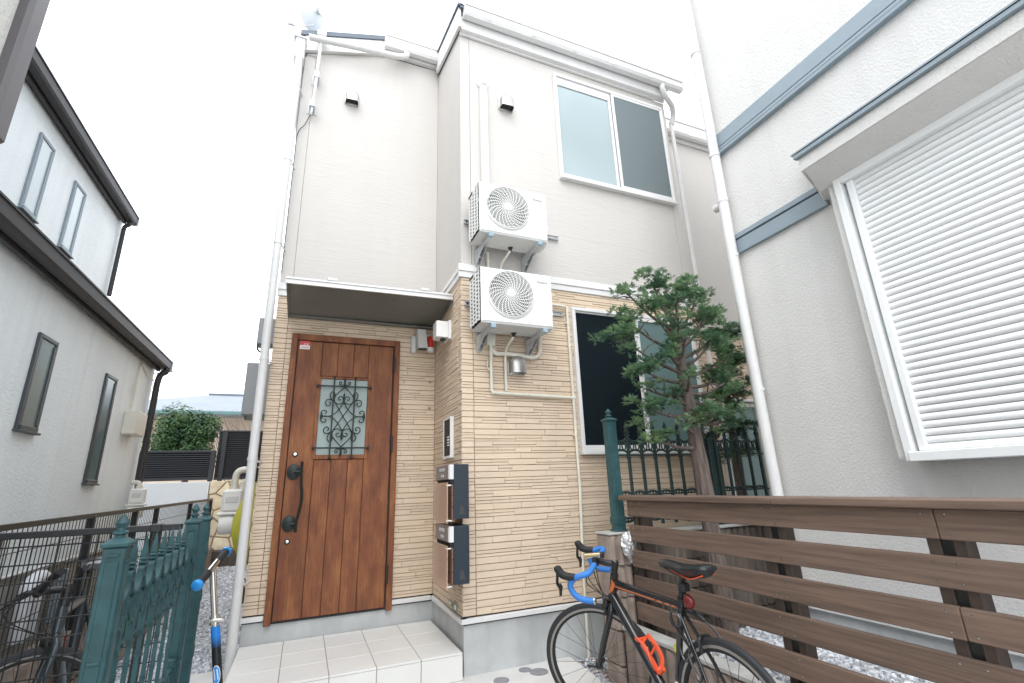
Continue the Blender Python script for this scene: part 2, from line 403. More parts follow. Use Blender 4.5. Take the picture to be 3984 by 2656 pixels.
# ================================================================== ground
YF, YD, XC, XL, XR, YS = 3.624, 4.523, 1.106, -.355, 3.70, 4.20
g = MB(); g.box(-60, 60, -40, 80, -.6, -.1); g.build('ground', 'asphalt', kind='structure')
a = MB(); a.add([(-1.31, 4.66, -.012), (XL, 4.66, -.012), (-1.31, 9.6, .20), (XL, 9.6, .20), (-1.31, 4.66, -.3), (XL, 4.66, -.3), (-1.31, 9.6, -.3), (XL, 9.6, -.3)],
     [[0,1,3,2],[4,6,7,5],[0,4,5,1],[2,3,7,6],[0,2,6,4],[1,5,7,3]]); a.build('gravel_path', 'gravel', kind='structure')
# loose stones lying on the alley gravel and in the bed behind the fence
def stones(name, area, n, r0, r1, zf, seed, m='stone'):
    rnd = random.Random(seed); mb = MB()
    base = [(1, 0, 0), (-.5, .87, 0), (-.5, -.87, 0), (.25, .4, .8), (.3, -.5, .75), (-.6, .1, .7)]
    for i in range(n):
        x, y = area(rnd); r = rnd.uniform(r0, r1); a_ = rnd.uniform(0, 6.28); z = zf(x, y)
        v = []
        for p in base:
            q = (p[0]*rnd.uniform(.7, 1.2), p[1]*rnd.uniform(.6, 1.1), p[2]*rnd.uniform(.6, 1.1))
            v.append((x+r*(q[0]*cos(a_)-q[1]*sin(a_)), y+r*(q[0]*sin(a_)+q[1]*cos(a_)), z-r*.15+r*q[2]))
        mb.add(v, [[0,1,3],[1,5,3],[1,2,5],[2,4,5],[2,0,4],[0,3,4],[3,5,4]])
    return mb.build(name, m, kind='stuff', recalc=False)
def stone_mat():
    m = D.materials.new('stone'); m.use_nodes = True; n = m.node_tree.nodes; l = m.node_tree.links; p = n['Principled BSDF']
    g_ = n.new('ShaderNodeNewGeometry'); rp = n.new('ShaderNodeValToRGB'); e = rp.color_ramp.elements
    e[0].color = lin(.24, .25, .27); e[1].color = lin(.78, .80, .83); k = e.new(.5); k.color = lin(.50, .515, .545)
    l.new(g_.outputs['Random Per Island'], rp.inputs['Fac']); l.new(rp.outputs[0], p.inputs['Base Color']); p.inputs['Roughness'].default_value = .85
    return m
M['stone'] = stone_mat()
zal = lambda x, y: -.012+.212*(y-4.66)/4.94
stones('gravel', lambda r: (r.uniform(-1.25, -.4), 4.68+4.6*r.random()**1.5), 4200, .012, .026, zal, 3)

# concrete pad in front of the house, ramping down to the lane
p = MB()
pad = [(-.95, 4.65), (-.95, 3.0), (-.95, 2.9), (1.80, 2.9), (1.86, 3.0), (1.93, 3.55), (1.93, 3.634), (-.36, 4.53)]
p.add([(-.95, 4.65, 0), (-.95, 3.05, 0), (1.885, 3.05, 0), (1.935, 3.6, 0), (1.935, 3.66, 0), (1.0, 3.66, 0), (1.0, 4.65, 0), (-.95, 2.75, -.097), (1.86, 2.75, -.097),
       (-.95, 4.65, -.2), (1.0, 4.65, -.2), (1.0, 3.66, -.2), (1.935, 3.66, -.2), (1.935, 3.6, -.2), (1.885, 3.05, -.2), (1.86, 2.75, -.2), (-.95, 2.75, -.2), (-.95, 3.05, -.2)],
      [[0, 1, 2, 3, 4, 5, 6], [1, 7, 8, 2], [0, 6, 10, 9], [6, 5, 11, 10], [5, 4, 12, 11], [4, 3, 13, 12], [3, 2, 14, 13], [2, 8, 15, 14], [7, 16, 15, 8], [1, 17, 16, 7], [0, 9, 17, 1]])
p.build('pavement', 'pad', kind='structure')
for (x, y, r, lb) in ((1.60, 3.465, .062, 'grey round drain cap in the concrete beside the bicycle front wheel'), (1.315, 3.45, .05, 'grey round drain cap in the concrete nearest the entrance step'),
                      (1.53, 3.545, .042, 'small grey round drain cap close to the house foundation')):
    q = MB(); q.lathe((x, y, 0), [(r*1.05, -.01), (r*1.05, .004), (r*.94, .005), (r*.92, .003), (r*.3, .003), (r*.28, .006), (0.001, .006)], 24)
    o = q.build('manhole_cover', 'manhole', smooth=35); o['label'] = lb; o['category'] = 'drain cap'; o['group'] = 'drain caps in the concrete'
q = MB(); q.box(1.94, 3.4, 3.16, 3.62, -.1, -.03); q.build('gravel_strip', 'gravel', kind='structure')
stones('pebbles', lambda r: (r.uniform(1.95, 2.9), r.uniform(3.18, 3.61)), 700, .012, .024, lambda x, y: -.03, 5)
q = MB(); q.box(1.90, 1.965, 2.95, 3.15, -.1, -.02); q.build('gravel_edge', 'gravel', kind='structure')
lf = MB(); rl = random.Random(4)
for i in range(42):
    x, y = rl.uniform(1.94, 2.25), rl.uniform(3.14, 3.5); a_ = rl.uniform(0, 6.28); s = rl.uniform(.012, .028); h = rl.uniform(0, .012)
    lf.add([(x+s*cos(a_), y+s*sin(a_), .002), (x+.4*s*cos(a_+1.6), y+.4*s*sin(a_+1.6), .004+h), (x-s*cos(a_), y-s*sin(a_), .002), (x+.4*s*cos(a_-1.6), y+.4*s*sin(a_-1.6), .004+h)], [[0, 1, 2, 3]])
lf.build('leaf_litter', 'deadleaf', kind='stuff', recalc=False)

# ================================================================== main house
H = thing('two_storey_house', 'narrow two-storey house with cream upper siding, beige ledgestone lower walls and wooden front door', 'house', (1.1, 3.7, 0))
ZB, ZT = .365, 2.972     # brick band
# core walls
q = MB(); q.box(XC+.014, XR, YF+.014, 9.2, .30, ZT); q.box(XL+.014, XC+.02, YD+.014, 9.2, .30, ZT)
q.box(XR, 6.6, YS+.014, 9.2, -.1, ZT); q.build('lower_wall', 'joint', H)
q = MB(); q.box(XC+.012, XR-.012, YF+.012, 9.2, ZT, 5.668); q.box(XL+.012, XC+.012, YD+.012, 9.2, ZT, 5.60)
q.prism([(XL+.012, 5.60), (XC+.012, 5.60), (XC+.012, 6.09), (.42, 6.09), (XL+.012, 5.795)], 'y', YD+.012, 5.2)
q.prism([(YF+.012, 5.668), (9.2, 5.668), (9.2, 7.45), (YF+.1, 5.72)], 'x', XC+.012, XR-.012)
q.box(XR-.012, 6.6, YS+.012, 9.2, ZT, 5.74); q.build('upper_wall', 'siding', H)
# siding panels, 455 mm courses with a narrow recessed joint
zc = [3.105, 3.56, 4.015, 4.47, 4.925, 5.38]
def panels(x0, x1, yy, top, dx, flip=False):
    for i, z in enumerate(zc + ([5.835] if top > 5.9 else [])):
        z1 = min(z+.455, top)
        if z1-z < .03: continue
        c = MB(); b = .0
        if flip: c.box(x0-.012, x0+.004, dx[0], dx[1], z+.0002, z1-.0002, b)
        else: c.box(x0, x1, yy-.0, yy+.016, z+.0002, z1-.0002, b)
        c.build('siding_panel', 'siding', H)
panels(XC+.098, XR-.1, YF, 5.665, None); panels(XC, XC+.094, YF, 5.665, None); panels(XR-.096, XR, YF, 5.665, None)
panels(XL+.11, XC-.002, YD, 5.79, None); panels(XL, XL+.106, YD, 5.75, None)
panels(XC+.012, 0, 0, 5.72, (YF+.018, YD-.002), True)
panels(XR+.002, 6.5, YS, 5.735, None)
c = MB(); c.prism([(XL+.012, 5.79), (XC-.002, 5.79), (XC-.002, 6.088), (.40, 6.045), (XL+.03, 5.80)], 'y', YD, YD+.013); c.build('siding_panel', 'siding', H)
c = MB(); c.prism([(YF+.02, 5.722), (YD-.002, 5.722), (YD-.002, 6.0), (YF+.02, 5.74)], 'x', XC-.0, XC+.013); c.build('siding_panel', 'siding', H)

# ledgestone bricks: courses of uneven pieces
unit = MB(); unit.add(*chunk_box(-.5, .5, -.5, .5, -.5, .5, .0))
def unit_mesh(seed):
    r = random.Random(seed); mb = MB(); v, f = [], []
    # front face: flat field with a narrow arris, slightly uneven in depth
    XS, ZS = (-.5, -.488, -.1, .2, .488, .5), (-.5, -.43, .43, .5); nx, nz = 5, 3
    for j, ez in enumerate(ZS):
        for i, ex in enumerate(XS):
            edge = i in (0, nx) or j in (0, nz)
            v.append((ex*(.997 if edge else 1), -.5+(.10 if edge else r.uniform(-.03, .035)), ez*(.95 if edge else 1)))
    for j in range(nz):
        for i in range(nx):
            a_ = j*(nx+1)+i; f.append([a_, a_+1, a_+nx+2, a_+nx+1])
    n0 = len(v)
    ring = [i for i in range(nx+1)] + [(nx+1)*j+nx for j in range(1, nz+1)] + [nz*(nx+1)+i for i in range(nx-1, -1, -1)] + [(nx+1)*j for j in range(nz-1, 0, -1)]
    for i in ring: v.append((v[i][0]*1.0/.997 if abs(v[i][0]) > .49 else v[i][0], .5, v[i][2]))
    k = len(ring)
    for i in range(k): f.append([ring[i], n0+i, n0+(i+1) % k, ring[(i+1) % k]])
    return v, f
UNITS = [unit_mesh(s) for s in range(5)]
UMESH = []
for (v, f) in UNITS:
    me = D.meshes.new('brick'); me.from_pydata(v, [], f); me.materials.append(M['brick'])
    bm = bmesh.new(); bm.from_mesh(me); bmesh.ops.recalc_face_normals(bm, faces=bm.faces); bm.to_mesh(me); bm.free(); UMESH.append(me)
bricks = []   # (wall, u0, u1, z0, z1, depth)
rb = random.Random(21)
def course(wall, u0, u1, holes):
    z = ZB; row = 0
    while z < ZT-.012:
        h = min(.047, ZT-z); u = u0
        if ZT-z-h < .012: h = ZT-z
        first = True
        while u < u1-.005:
            ln = rb.uniform(.10, .46) if not first else rb.uniform(.06, .4); first = False
            e = min(u+ln, u1)
            if u1-e < .06: e = u1
            sp = rb.random()
            if sp < .30: parts_ = [(z, z+h*.5), (z+h*.5, z+h)]
            elif sp < .44: parts_ = [(z, z+h*.36), (z+h*.36, z+h)]
            else: parts_ = [(z, z+h)]
            for (a_, b_) in parts_:
                segs = [(u, e)]
                if len(parts_) == 2 and e-u > .2 and rb.random() < .5:
                    k = u+(e-u)*rb.uniform(.3, .7); segs = [(u, k), (k, e)]
                for (s0, s1) in segs:
                    for (hx0, hx1, hz0, hz1) in holes:
                        if s1 > hx0 and s0 < hx1 and b_ > hz0+.004 and a_ < hz1-.004:
                            if s0 < hx0-.02: s1 = min(s1, hx0)
                            elif s1 > hx1+.02: s0 = max(s0, hx1)
                            else: s1 = s0
                    if s1-s0 > .012: bricks.append((wall, s0, s1, a_, b_, rb.uniform(.001, .006)))
            u = e
        z += h; row += 1
course('f', XC+.1, XR-.1, [(2.17, 3.60, 1.48, 2.80)]); course('f', XC-.0015, XC+.0965, []); course('f', XR-.0965, XR, [])
course('r', XL+.106, XC-.004, [(-.19, .74, 0, 2.61)]); course('r', XL, XL+.1025, [])
course('s', YF+.002, YF+.10, []); course('s', YF+.1035, YD-.003, [])
course('b', XR+.004, 5.6, [(4.40, 5.02, 0, 2.08)])
camp = Vector((0, 0, 1.25))
def brick_geo(b):
    wall, u0, u1, z0, z1, d = b
    jn = .0024
    L, Hh, T = (u1-u0)-.0010, (z1-z0)-jn, .02
    cu, cz = (u0+u1)/2, (z0+z1)/2
    if wall == 's': return Vector((XC-d+T/2, cu, cz)), (L, T, Hh), -pi/2
    y = {'f': YF, 'r': YD, 'b': YS}[wall]
    return Vector((cu, y-d+T/2, cz)), (L, T, Hh), 0.0
def vis(b):
    c_, s_, r_ = brick_geo(b); d = c_-camp
    n_ = Vector((-1, 0, 0)) if r_ else Vector((0, -1, 0))
    w_ = 1.0
    if b[0] == 'f' and c_.x > 2.15: w_ = .35
    if b[0] == 'b': w_ = .15
    if b[0] == 's': w_ = .9
    return s_[0]*s_[2]*abs(d.normalized().dot(n_))/d.length_squared*w_
order = sorted(range(len(bricks)), key=lambda i: -vis(bricks[i]))
rest = MB()
for k, i in enumerate(order):
    c_, s_, r_ = brick_geo(bricks[i])
    if k < 300:
        o = D.objects.new('brick', UMESH[i % 5]); COL.objects.link(o); o.parent = H
        o.location = c_-ORG[H.name]; o.scale = s_; o.rotation_euler = (0, 0, r_)
    else:
        v, f = UNITS[i % 5]; rest.m = 0
        R_ = Matrix.Rotation(r_, 3, 'Z')
        rest.add([tuple(c_+R_ @ Vector((p_[0]*s_[0], p_[1]*s_[1], p_[2]*s_[2]))) for p_ in v], f)
rest.build('ledgestone', 'brick', H, kind='stuff')

# trim band between brick and siding
def band(x0, x1, y):
    c = MB(); c.box(x0, x1, y-.016, y+.01, 2.974, 3.03, .004); c.box(x0, x1, y-.026, y+.01, 3.030, 3.052, .004); c.box(x0, x1, y-.010, y+.01, 3.052, 3.104, .004)
    c.build('trim_band', 'white', H)
band(XC-.026, XR+.01, YF); band(XL-.01, XC-.02, YD)
c = MB(); c.box(XC-.016, XC+.01, YF-.014, YD-.02, 2.974, 3.03, .004); c.box(XC-.024, XC+.01, YF-.022, YD-.02, 3.030, 3.052, .004); c.box(XC-.010, XC+.01, YF-.008, YD-.02, 3.052, 3.104, .004)
c.build('trim_band', 'white', H)
# foundation and base flashing
c = MB(); c.box(XC+.004, XR, YF+.006, 5, -.3, .31, .003); c.box(XL+.004, XC+.02, YD+.006, 9, -.3, .31, .003); c.build('foundation', 'concrete', H)
def flash(x0, x1, y0, y1): 
    c = MB(); c.box(x0, x1, y0, y1, .322, .356, .003); c.build('base_flashing', 'white', H)
flash(XC-.02, XR, YF-.02, YF+.03); flash(XC-.0205, XC+.03, YF-.0195, YD-.02); flash(.752, XC-.021, YD-.02, YD+.03); flash(XL-.015, -.208, YD-.02, YD+.03)
c = MB(); c.box(XC+.006, XR, YF+.008, YF+.02, .31, .366); c.box(XL, XC, YD+.008, YD+.02, .31, .366); c.box(XC+.008, XC+.02, YF, YD, .31, .366); c.build('vent_gap', 'blackmatte', H)
# small green stickers near the corner
for (y0, y1, z0, z1) in ((3.885, 3.96, .385, .425), (3.745, 3.855, .375, .425)):
    c = MB(); c.m = 0; c.box(XC-.012, XC-.009, y0, y1, z0, z1); c.m = 1
    for k in range(2): c.box(XC-.0135, XC-.0115, y0+.012+k*.03, y0+.034+k*.03, z0+.010, z1-.010)
    c.build('sticker', ['stickergreen', 'label'] if 'stickergreen' in M else ['green', 'label'], H)

# roof, fascia, gutters
sl_ = .33
def roofz(y): return 5.95+sl_*(y-3.55)
c = MB(); c.hexa([(1.075, 3.50, roofz(3.5)-.03), (3.86, 3.50, roofz(3.5)-.03), (3.86, 9.3, roofz(9.3)-.03), (1.075, 9.3, roofz(9.3)-.03)], [(1.075, 3.50, roofz(3.5)+.01), (3.86, 3.50, roofz(3.5)+.01), (3.86, 9.3, roofz(9.3)+.01), (1.075, 9.3, roofz(9.3)+.01)])
c.build('roof', 'roof', H)
c = MB(); zr = lambda y: 6.27+sl_*(y-4.44)
c.hexa([(.46, 4.40, zr(4.40)-.05), (1.10, 4.40, zr(4.40)-.05), (1.10, 9.3, zr(9.3)-.05), (.46, 9.3, zr(9.3)-.05)], [(.46, 4.40, zr(4.40)), (1.10, 4.40, zr(4.40)), (1.10, 9.3, zr(9.3)), (.46, 9.3, zr(9.3))])
c.hexa([(-.42, 4.47, 5.985), (.46, 4.47, 6.265), (.46, 9.3, 6.265), (-.42, 9.3, 5.985)], [(-.42, 4.47, 6.045), (.46, 4.47, 6.325), (.46, 9.3, 6.325), (-.42, 9.3, 6.045)])
c.build('side_roof', 'roof', H)
c = MB(); c.prism([(-.37, 5.80), (-.37, 6.0), (.46, 6.262), (.46, 6.06), (.40, 6.045)], 'y', 4.485, 4.53); c.box(.46, 1.10, 4.475, 4.53, 6.092, 6.26, .004); c.build('side_fascia', 'white', H)
c = MB(); c.box(1.10, 3.70, 3.555, 3.62, 5.69, 5.86, .005); c.box(1.10, 3.70, 3.60, 3.623, 5.668, 5.692); c.build('fascia', 'white', H)
c = MB(); c.hexa([(1.065, 3.53, 5.685), (1.065, 4.46, 5.99), (1.065, 4.46, 6.235), (1.065, 3.53, 5.925)], [(1.092, 3.53, 5.685), (1.092, 4.46, 5.99), (1.092, 4.46, 6.235), (1.092, 3.53, 5.925)]); c.build('verge_board', 'white', H)
c = MB(); c.hexa([(1.05, 3.50, 5.927), (1.05, 4.47, 6.24), (1.05, 4.47, 6.268), (1.05, 3.50, 5.957)], [(1.11, 3.50, 5.927), (1.11, 4.47, 6.24), (1.11, 4.47, 6.268), (1.11, 3.50, 5.957)]); c.build('verge_cap', 'roof', H)
def gutter(x0, x1, yb, z0, z1, name='gutter'):
    d = .095
    prof = [(yb, z1), (yb, z0+.02), (yb-.02, z0), (yb-d+.02, z0), (yb-d, z0+.03), (yb-d, z1-.015), (yb-d-.012, z1-.015), (yb-d-.012, z1+.004), (yb-d+.012, z1+.004), (yb-d+.012, z0+.035), (yb-d+.03, z0+.014), (yb-.03, z0+.014), (yb-.012, z0+.03), (yb-.012, z1)]
    c = MB(); c.prism(prof, 'x', x0, x1)
    c.prism([(yb-.001, z1-.002), (yb-.001, z0+.02), (yb-.02, z0+.001), (yb-d+.02, z0+.001), (yb-d+.001, z0+.03), (yb-d+.001, z1-.002)], 'x', x0-.003, x0+.003)
    c.prism([(yb-.001, z1-.002), (yb-.001, z0+.02), (yb-.02, z0+.001), (yb-d+.02, z0+.001), (yb-d+.001, z0+.03), (yb-d+.001, z1-.002)], 'x', x1-.003, x1+.003)
    x = x0+.25
    while x < x1-.1:
        c.box(x, x+.02, yb-d-.014, yb-d-.004, z0-.004, z0+.02); x += .5
    c.build(name, 'white', H)
gutter(1.115, 3.90, 3.552, 5.795, 5.915); gutter(.455, 1.10, 4.47, 6.105, 6.245); gutter(3.80, 6.6, YS-.03, 5.79, 5.99)
c = MB(); c.box(3.71, 6.6, YS-.028, YS+.01, 5.74, 5.96, .004); c.build('fascia', 'white', H)
c = MB(); c.hexa([(3.72, YS-.1, 5.99), (6.6, YS-.1, 5.99), (6.6, 9.3, 7.6), (3.72, 9.3, 7.6)], [(3.72, YS-.1, 6.02), (6.6, YS-.1, 6.02), (6.6, 9.3, 7.63), (3.72, 9.3, 7.63)]); c.build('back_roof', 'roof', H)
# left eave gutter end box
c = MB(); c.box(-.455, -.36, 4.40, 9.2, 5.60, 5.86, .01); c.box(-.475, -.35, 4.39, 9.2, 5.86, 5.885, .006); c.build('side_gutter', 'white', H)
def pipe(name, pts, r, m='pvc', n=12, couplers=(), cl=.028):
    c = MB(); c.tube(pts, r, n)
    for t in couplers:
        t = Vector(t[:3]); 
        c.tube([t-Vector((0, 0, cl)), t+Vector((0, 0, cl))], r*1.12, n)
    return c.build(name, m, H, smooth=50)
pipe('gutter_pipe', smooth_path([(.70, 4.41, 6.12), (.70, 4.40, 6.05), (.66, 4.40, 6.015), (.55, 4.40, 5.99), (.2, 4.40, 5.96), (-.33, 4.40, 5.90)], 4), .034)
LP = [(-.405, 4.42, 5.62), (-.397, 4.42, 5.40), (-.40, 4.42, 3.6), (-.40, 4.42, 1.7), (-.395, 4.42, .75), (-.39, 4.42, -.02)]
pipe('downpipe', LP, .0345, couplers=[(-.398, 4.42, 5.25), (-.398, 4.42, 4.35), (-.399, 4.42, 3.45), (-.40, 4.42, 2.35), (-.40, 4.42, 1.52), (-.394, 4.42, .62)], cl=.012)
c = MB()
for z in (5.25, 4.35, 3.45, 2.35, 1.52, .62):
    c.tube([(-.40, 4.42, z-.02), (-.36, 4.44, z-.02), (-.34, 4.53, z-.02)], .008, 6)
c.build('pipe_bracket', 'pvc', H, smooth=40)
c = MB()
for z in (1.40, .52):
    c.box(-.392, -.352, 4.46, 4.50, z-.06, z+.06, .01); c.tube([(-.36, 4.47, z+.06), (-.36, 4.47, z+.12)], .006, 6)
c.build('cable_clip', 'black', H)
pipe('gutter_pipe', smooth_path([(3.60, 3.50, 5.80), (3.60, 3.50, 5.74), (3.66, 3.52, 5.66), (3.77, 3.56, 5.60), (3.83, 3.62, 5.52), (3.82, 3.66, 5.42)], 4), .032)
pipe('downpipe', [(3.815, 3.66, 5.44), (3.815, 3.66, 4.3), (3.825, 3.66, 3.2), (3.825, 3.66, -.05)], .024, couplers=[(3.815, 3.66, 4.26), (3.815, 3.66, 4.75), (3.825, 3.66, 3.32)], cl=.014)
# vent hoods
def hood(cx, y, cz, r, dark=False):
    c = MB(); n = 12; d = .085; h = .012
    c.box(cx-r*1.12, cx+r*1.12, y-.012, y+.002, cz-r*1.08, cz+r*.95, .003)
    prof = [(-r, -r)]+[(-r*cos(pi*i/n), r*.30+r*.90*sin(pi*i/n)) for i in range(n+1)]+[(r, -r)]
    k = len(prof); rings = []
    for s_, yy in ((1.0, y-.012), (.99, y-d*.55), (.94, y-d*.85), (.78, y-d*1.05)):
        rings.append([(cx+px*s_, yy, cz-r+(pz+r)*s_) for px, pz in prof])
    v = [p_ for r_ in rings for p_ in r_]; f = [[i*k+j, i*k+j+1, (i+1)*k+j+1, (i+1)*k+j] for i in range(3) for j in range(k-1)] + [list(range(3*k, 4*k))]
    c.add(v, f); o = c.build('vent_hood', 'hoodsteel', H, smooth=75)
    q = MB(); q.hexa([(cx-r*.93, y-.013, cz-r+.015), (cx+r*.93, y-.013, cz-r+.015), (cx+r*.93, y-.013, cz-r+.03), (cx-r*.93, y-.013, cz-r+.03)], [(cx-r*.7, y-d*.95, cz-r+.015), (cx+r*.7, y-d*.95, cz-r+.015), (cx+r*.7, y-d*.95, cz-r+.03), (cx-r*.7, y-d*.95, cz-r+.03)])
    q.build('vent_opening', 'blackmatte', o)
hood(.148, YD, 5.335, .066); hood(1.580, YF, 4.945, .069); hood(1.583, YF, 2.212, .070)
# duct cover
c = MB(); c.box(1.300, 1.372, YF-.062, YF, 3.60, 5.07, .012); c.build('duct_cover', 'white', H)
c = MB(); c.lathe((1.335, 0, 5.13), [(.066, YF+.0), (.066, YF-.012), (.058, YF-.02)], 20, 'y'); c.box(1.305, 1.367, YF-.075, YF-.01, 5.06, 5.175, .02); c.build('duct_cap', 'white', H, smooth=40)

# windows
def window(x0, x1, z0, z1, y, ml, mr, pz0, pz1l, pz1r, mats, sill=True):
    W = MB(); fw = .035
    W.box(x0, x1, y-.040, y, z1-fw, z1, .004); W.box(x0, x0+fw, y-.0395, y, z0, z1-fw, .004); W.box(x1-fw, x1, y-.0395, y, z0, z1-fw, .004); W.box(x0-.004, x1+.004, y-.055, y, z0-.002, z0+.03, .004)
    W.box(x0+.01, x1-.01, y-.047, y, z0+.03, z0+.045, .002)
    o = W.build('window', 'white', H)
    S = MB(); yi = y-.010
    S.box(ml, ml+.035, yi-.012, yi, z0+.045, z1-fw, .003); S.box(x0+fw, ml, yi-.012, yi, pz1l, z1-fw, .003); S.box(x0+fw, ml, yi-.0115, yi, z0+.045, pz0, .003)
    S.box(mr-.035, mr+.0, yi-.026, yi-.0125, z0+.045, z1-fw, .003); S.box(mr, x1-fw, yi-.026, yi-.0125, z0+.045, pz0+.01, .003); S.box(mr, x1-fw, yi-.0255, yi-.0125, pz1r, z1-fw, .003); S.box(x1-fw-.012, x1-fw, yi-.0255, yi-.0125, pz0, z1-fw, .002)
    S.build('sash', 'white', o)
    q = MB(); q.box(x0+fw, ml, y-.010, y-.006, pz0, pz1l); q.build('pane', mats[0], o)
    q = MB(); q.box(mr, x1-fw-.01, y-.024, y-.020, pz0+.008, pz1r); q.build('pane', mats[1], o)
    if mats[2]:
        q = MB(); q.box(x0+fw+.002, ml, y-.015, y-.0125, pz0, pz1l); q.build('insect_screen', mats[2], o)
    if mats[3]:
        q = MB(); q.box(mr, x1-fw-.01, y-.031, y-.0285, pz0+.008, pz1r); q.build('insect_screen', mats[3], o)
    return o
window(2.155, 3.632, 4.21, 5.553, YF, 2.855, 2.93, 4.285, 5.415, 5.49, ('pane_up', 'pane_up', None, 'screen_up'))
window(2.160, 3.60, 1.472, 2.815, YF, 2.855, 2.90, 1.55, 2.765, 2.745, ('pane_low', 'pane_low', 'screen_low', None))
# setback door with frosted glass
q = MB(); q.box(4.40, 4.44, YS-.03, YS+.01, .0, 2.085, .004); q.box(4.97, 5.03, YS-.03, YS+.01, .0, 2.085, .004); q.box(4.44, 4.97, YS-.029, YS+.01, 2.04, 2.085, .004); q.box(4.40, 5.05, YS-.08, YS+.01, 2.10, 2.13, .004)
sd_ = q.build('side_door', 'white', H)
q = MB(); q.box(4.44, 4.97, YS-.01, YS+.004, .1, 2.04); q.build('pane', 'pane_low', sd_)
q = MB(); q.box(4.45, 4.50, YS-.05, YS-.03, 1.30, 1.33, .004); q.box(4.45, 4.49, YS-.05, YS-.03, 1.34, 1.355, .004); q.build('handle', 'white', sd_)

# ---- front door
door = MB()
door.box(-.205, -.155, YD-.036, YD+.01, .285, 2.622, .004); door.box(.702, .752, YD-.036, YD+.01, .285, 2.622, .004); door.box(-.155, .702, YD-.0355, YD+.01, 2.565, 2.622, .004)
dr = door.build('front_door', 'door', H)
q = MB(); q.box(-.155, .702, YD-.008, YD+.012, .292, 2.565); q.build('door_gap', 'blackmatte', dr)
def plank(x0, x1, z0, z1, y=YD-.018):
    q = MB(); q.box(x0+.0015, x1-.0015, y, y+.012, z0, z1, .0035); return q.build('plank', 'door', dr)
plank(-.150, .057, .31, 2.557); plank(.466, .692, .31, 2.557)
for (a_, b_) in ((.057, .195), (.195, .333), (.333, .466)):
    plank(a_, b_, .31, 1.512); plank(a_, b_, 2.244, 2.557)
q = MB(); y0 = YD-.026
q.box(.036, .068, y0, y0+.02, 1.516, 2.240, .003); q.box(.468, .498, y0, y0+.02, 1.516, 2.240, .003); q.box(.068, .468, y0+.0005, y0+.02, 1.516, 1.552, .003); q.box(.068, .468, y0+.0005, y0+.02, 2.218, 2.240, .003)
q.build('glazing_bead', 'door', dr)
q = MB(); q.box(.068, .468, YD-.0135, YD-.0085, 1.552, 2.218); q.build('pane', 'pane_door', dr)
# wrought iron grille
q = MB(); gy = YD-.050; cx_, cz_ = .268, 1.88
def bar2(p0, p1, r=.0065): q.tube([(p0[0], gy, p0[1]), (p1[0], gy, p1[1])], r, 6)
for z in (2.150, 1.608):
    bar2((.043, z), (.493, z)); 
    for x in (.043, .493): q.box(x-.010, x+.010, gy-.010, YD-.016, z-.011, z+.011, .003)
for x in (.178, .358):
    bar2((x, 1.523), (x, 2.232), .006)
    for z in (1.523, 2.232): q.box(x-.010, x+.010, gy-.010, YD-.016, z-.008, z+.008, .003)
G_ = dict(a=[(.003,.264),(.026,.236),(.06,.2),(.08,.169),(.079,.135),(.059,.112),(.033,.11),(.012,.123)], b=[(.082,.129),(.102,.143),(.129,.149),(.149,.137),(.151,.112),(.135,.092),(.115,.099),(.111,.116),(.124,.123)],
  c=[(.079,.185),(.085,.21),(.101,.217),(.117,.199),(.115,.171),(.102,.148),(.088,.132)], d=[(.004,.133),(.007,.161),(.023,.177),(.042,.171),(.047,.156),(.036,.145),(.026,.152)],
  f=[(.004,.126),(.017,.096),(.045,.053),(.086,.014),(.128,0),(.16,0),(.179,.016),(.18,.038),(.164,.052),(.144,.048),(.138,.034),(.151,.026)], g=[(.005,.283),(.023,.282),(.043,.288),(.048,.304),(.039,.313),(.029,.306),(.033,.296)], x=[(.082,.135),(.052,.084),(0,.0)])
for k, pts in G_.items():
    for sx in (1, -1):
        for sz in (1, -1):
            q.tube(smooth_path([(cx_+sx*p_[0], gy-(.004 if k in 'xa' else 0)-(.006 if sx*sz > 0 and k == 'x' else 0), cz_+sz*p_[1]) for p_ in pts], 3), .0046, 5)
for sz in (1, -1):
    q.lathe((cx_, gy, cz_), [(.001, sz*.215), (.010, sz*.19), (.007, sz*.17), (.009, sz*.135), (.005, sz*.11)], 8)
    q.lathe((cx_, gy, cz_), [(.001, sz*.352), (.010, sz*.325), (.008, sz*.30), (.010, sz*.27), (.004, sz*.255)], 8)
    q.lathe((cx_+sz*.178, gy, cz_), [(.004, -.03), (.013, 0), (.004, .03)], 8)
    for sx in (1, -1): q.lathe((cx_+sx*.085, gy, cz_+sz*.195), [(.004, -.02), (.011, 0), (.004, .02)], 8)
q.build('grille', 'iron', dr, smooth=50)
# handle, locks, hinges, sticker
q = MB()
for z in (1.415, 1.01):
    q.lathe((-.092, 0, z), [(.052, YD-.018), (.050, YD-.028), (.030, YD-.036), (.014, YD-.040), (.013, YD-.072)], 20, 'y', sq=1.25)
    q.tube([(-.092, YD-.066, z), (-.035, YD-.075, z)], .010, 8)
q.tube(smooth_path([(-.030, YD-.078, 1.495), (-.032, YD-.080, 1.42), (-.026, YD-.088, 1.33), (-.012, YD-.095, 1.22), (-.020, YD-.090, 1.12), (-.036, YD-.082, 1.03), (-.038, YD-.078, .945)], 4), .0115, 8, flat=1.5)
q.build('handle', 'iron', dr, smooth=50)
q = MB()
for z in (1.56, .875):
    q.lathe((-.092, 0, z), [(.022, YD-.018), (.022, YD-.026), (.016, YD-.028)], 18, 'y')
q.build('lock_ring', 'iron', dr, smooth=40)
q = MB()
for z in (1.56, .875):
    q.lathe((-.092, 0, z), [(.013, YD-.026), (.012, YD-.032), (.004, YD-.033)], 14, 'y')
q.build('lock_cylinder', 'chrome', dr, smooth=40)
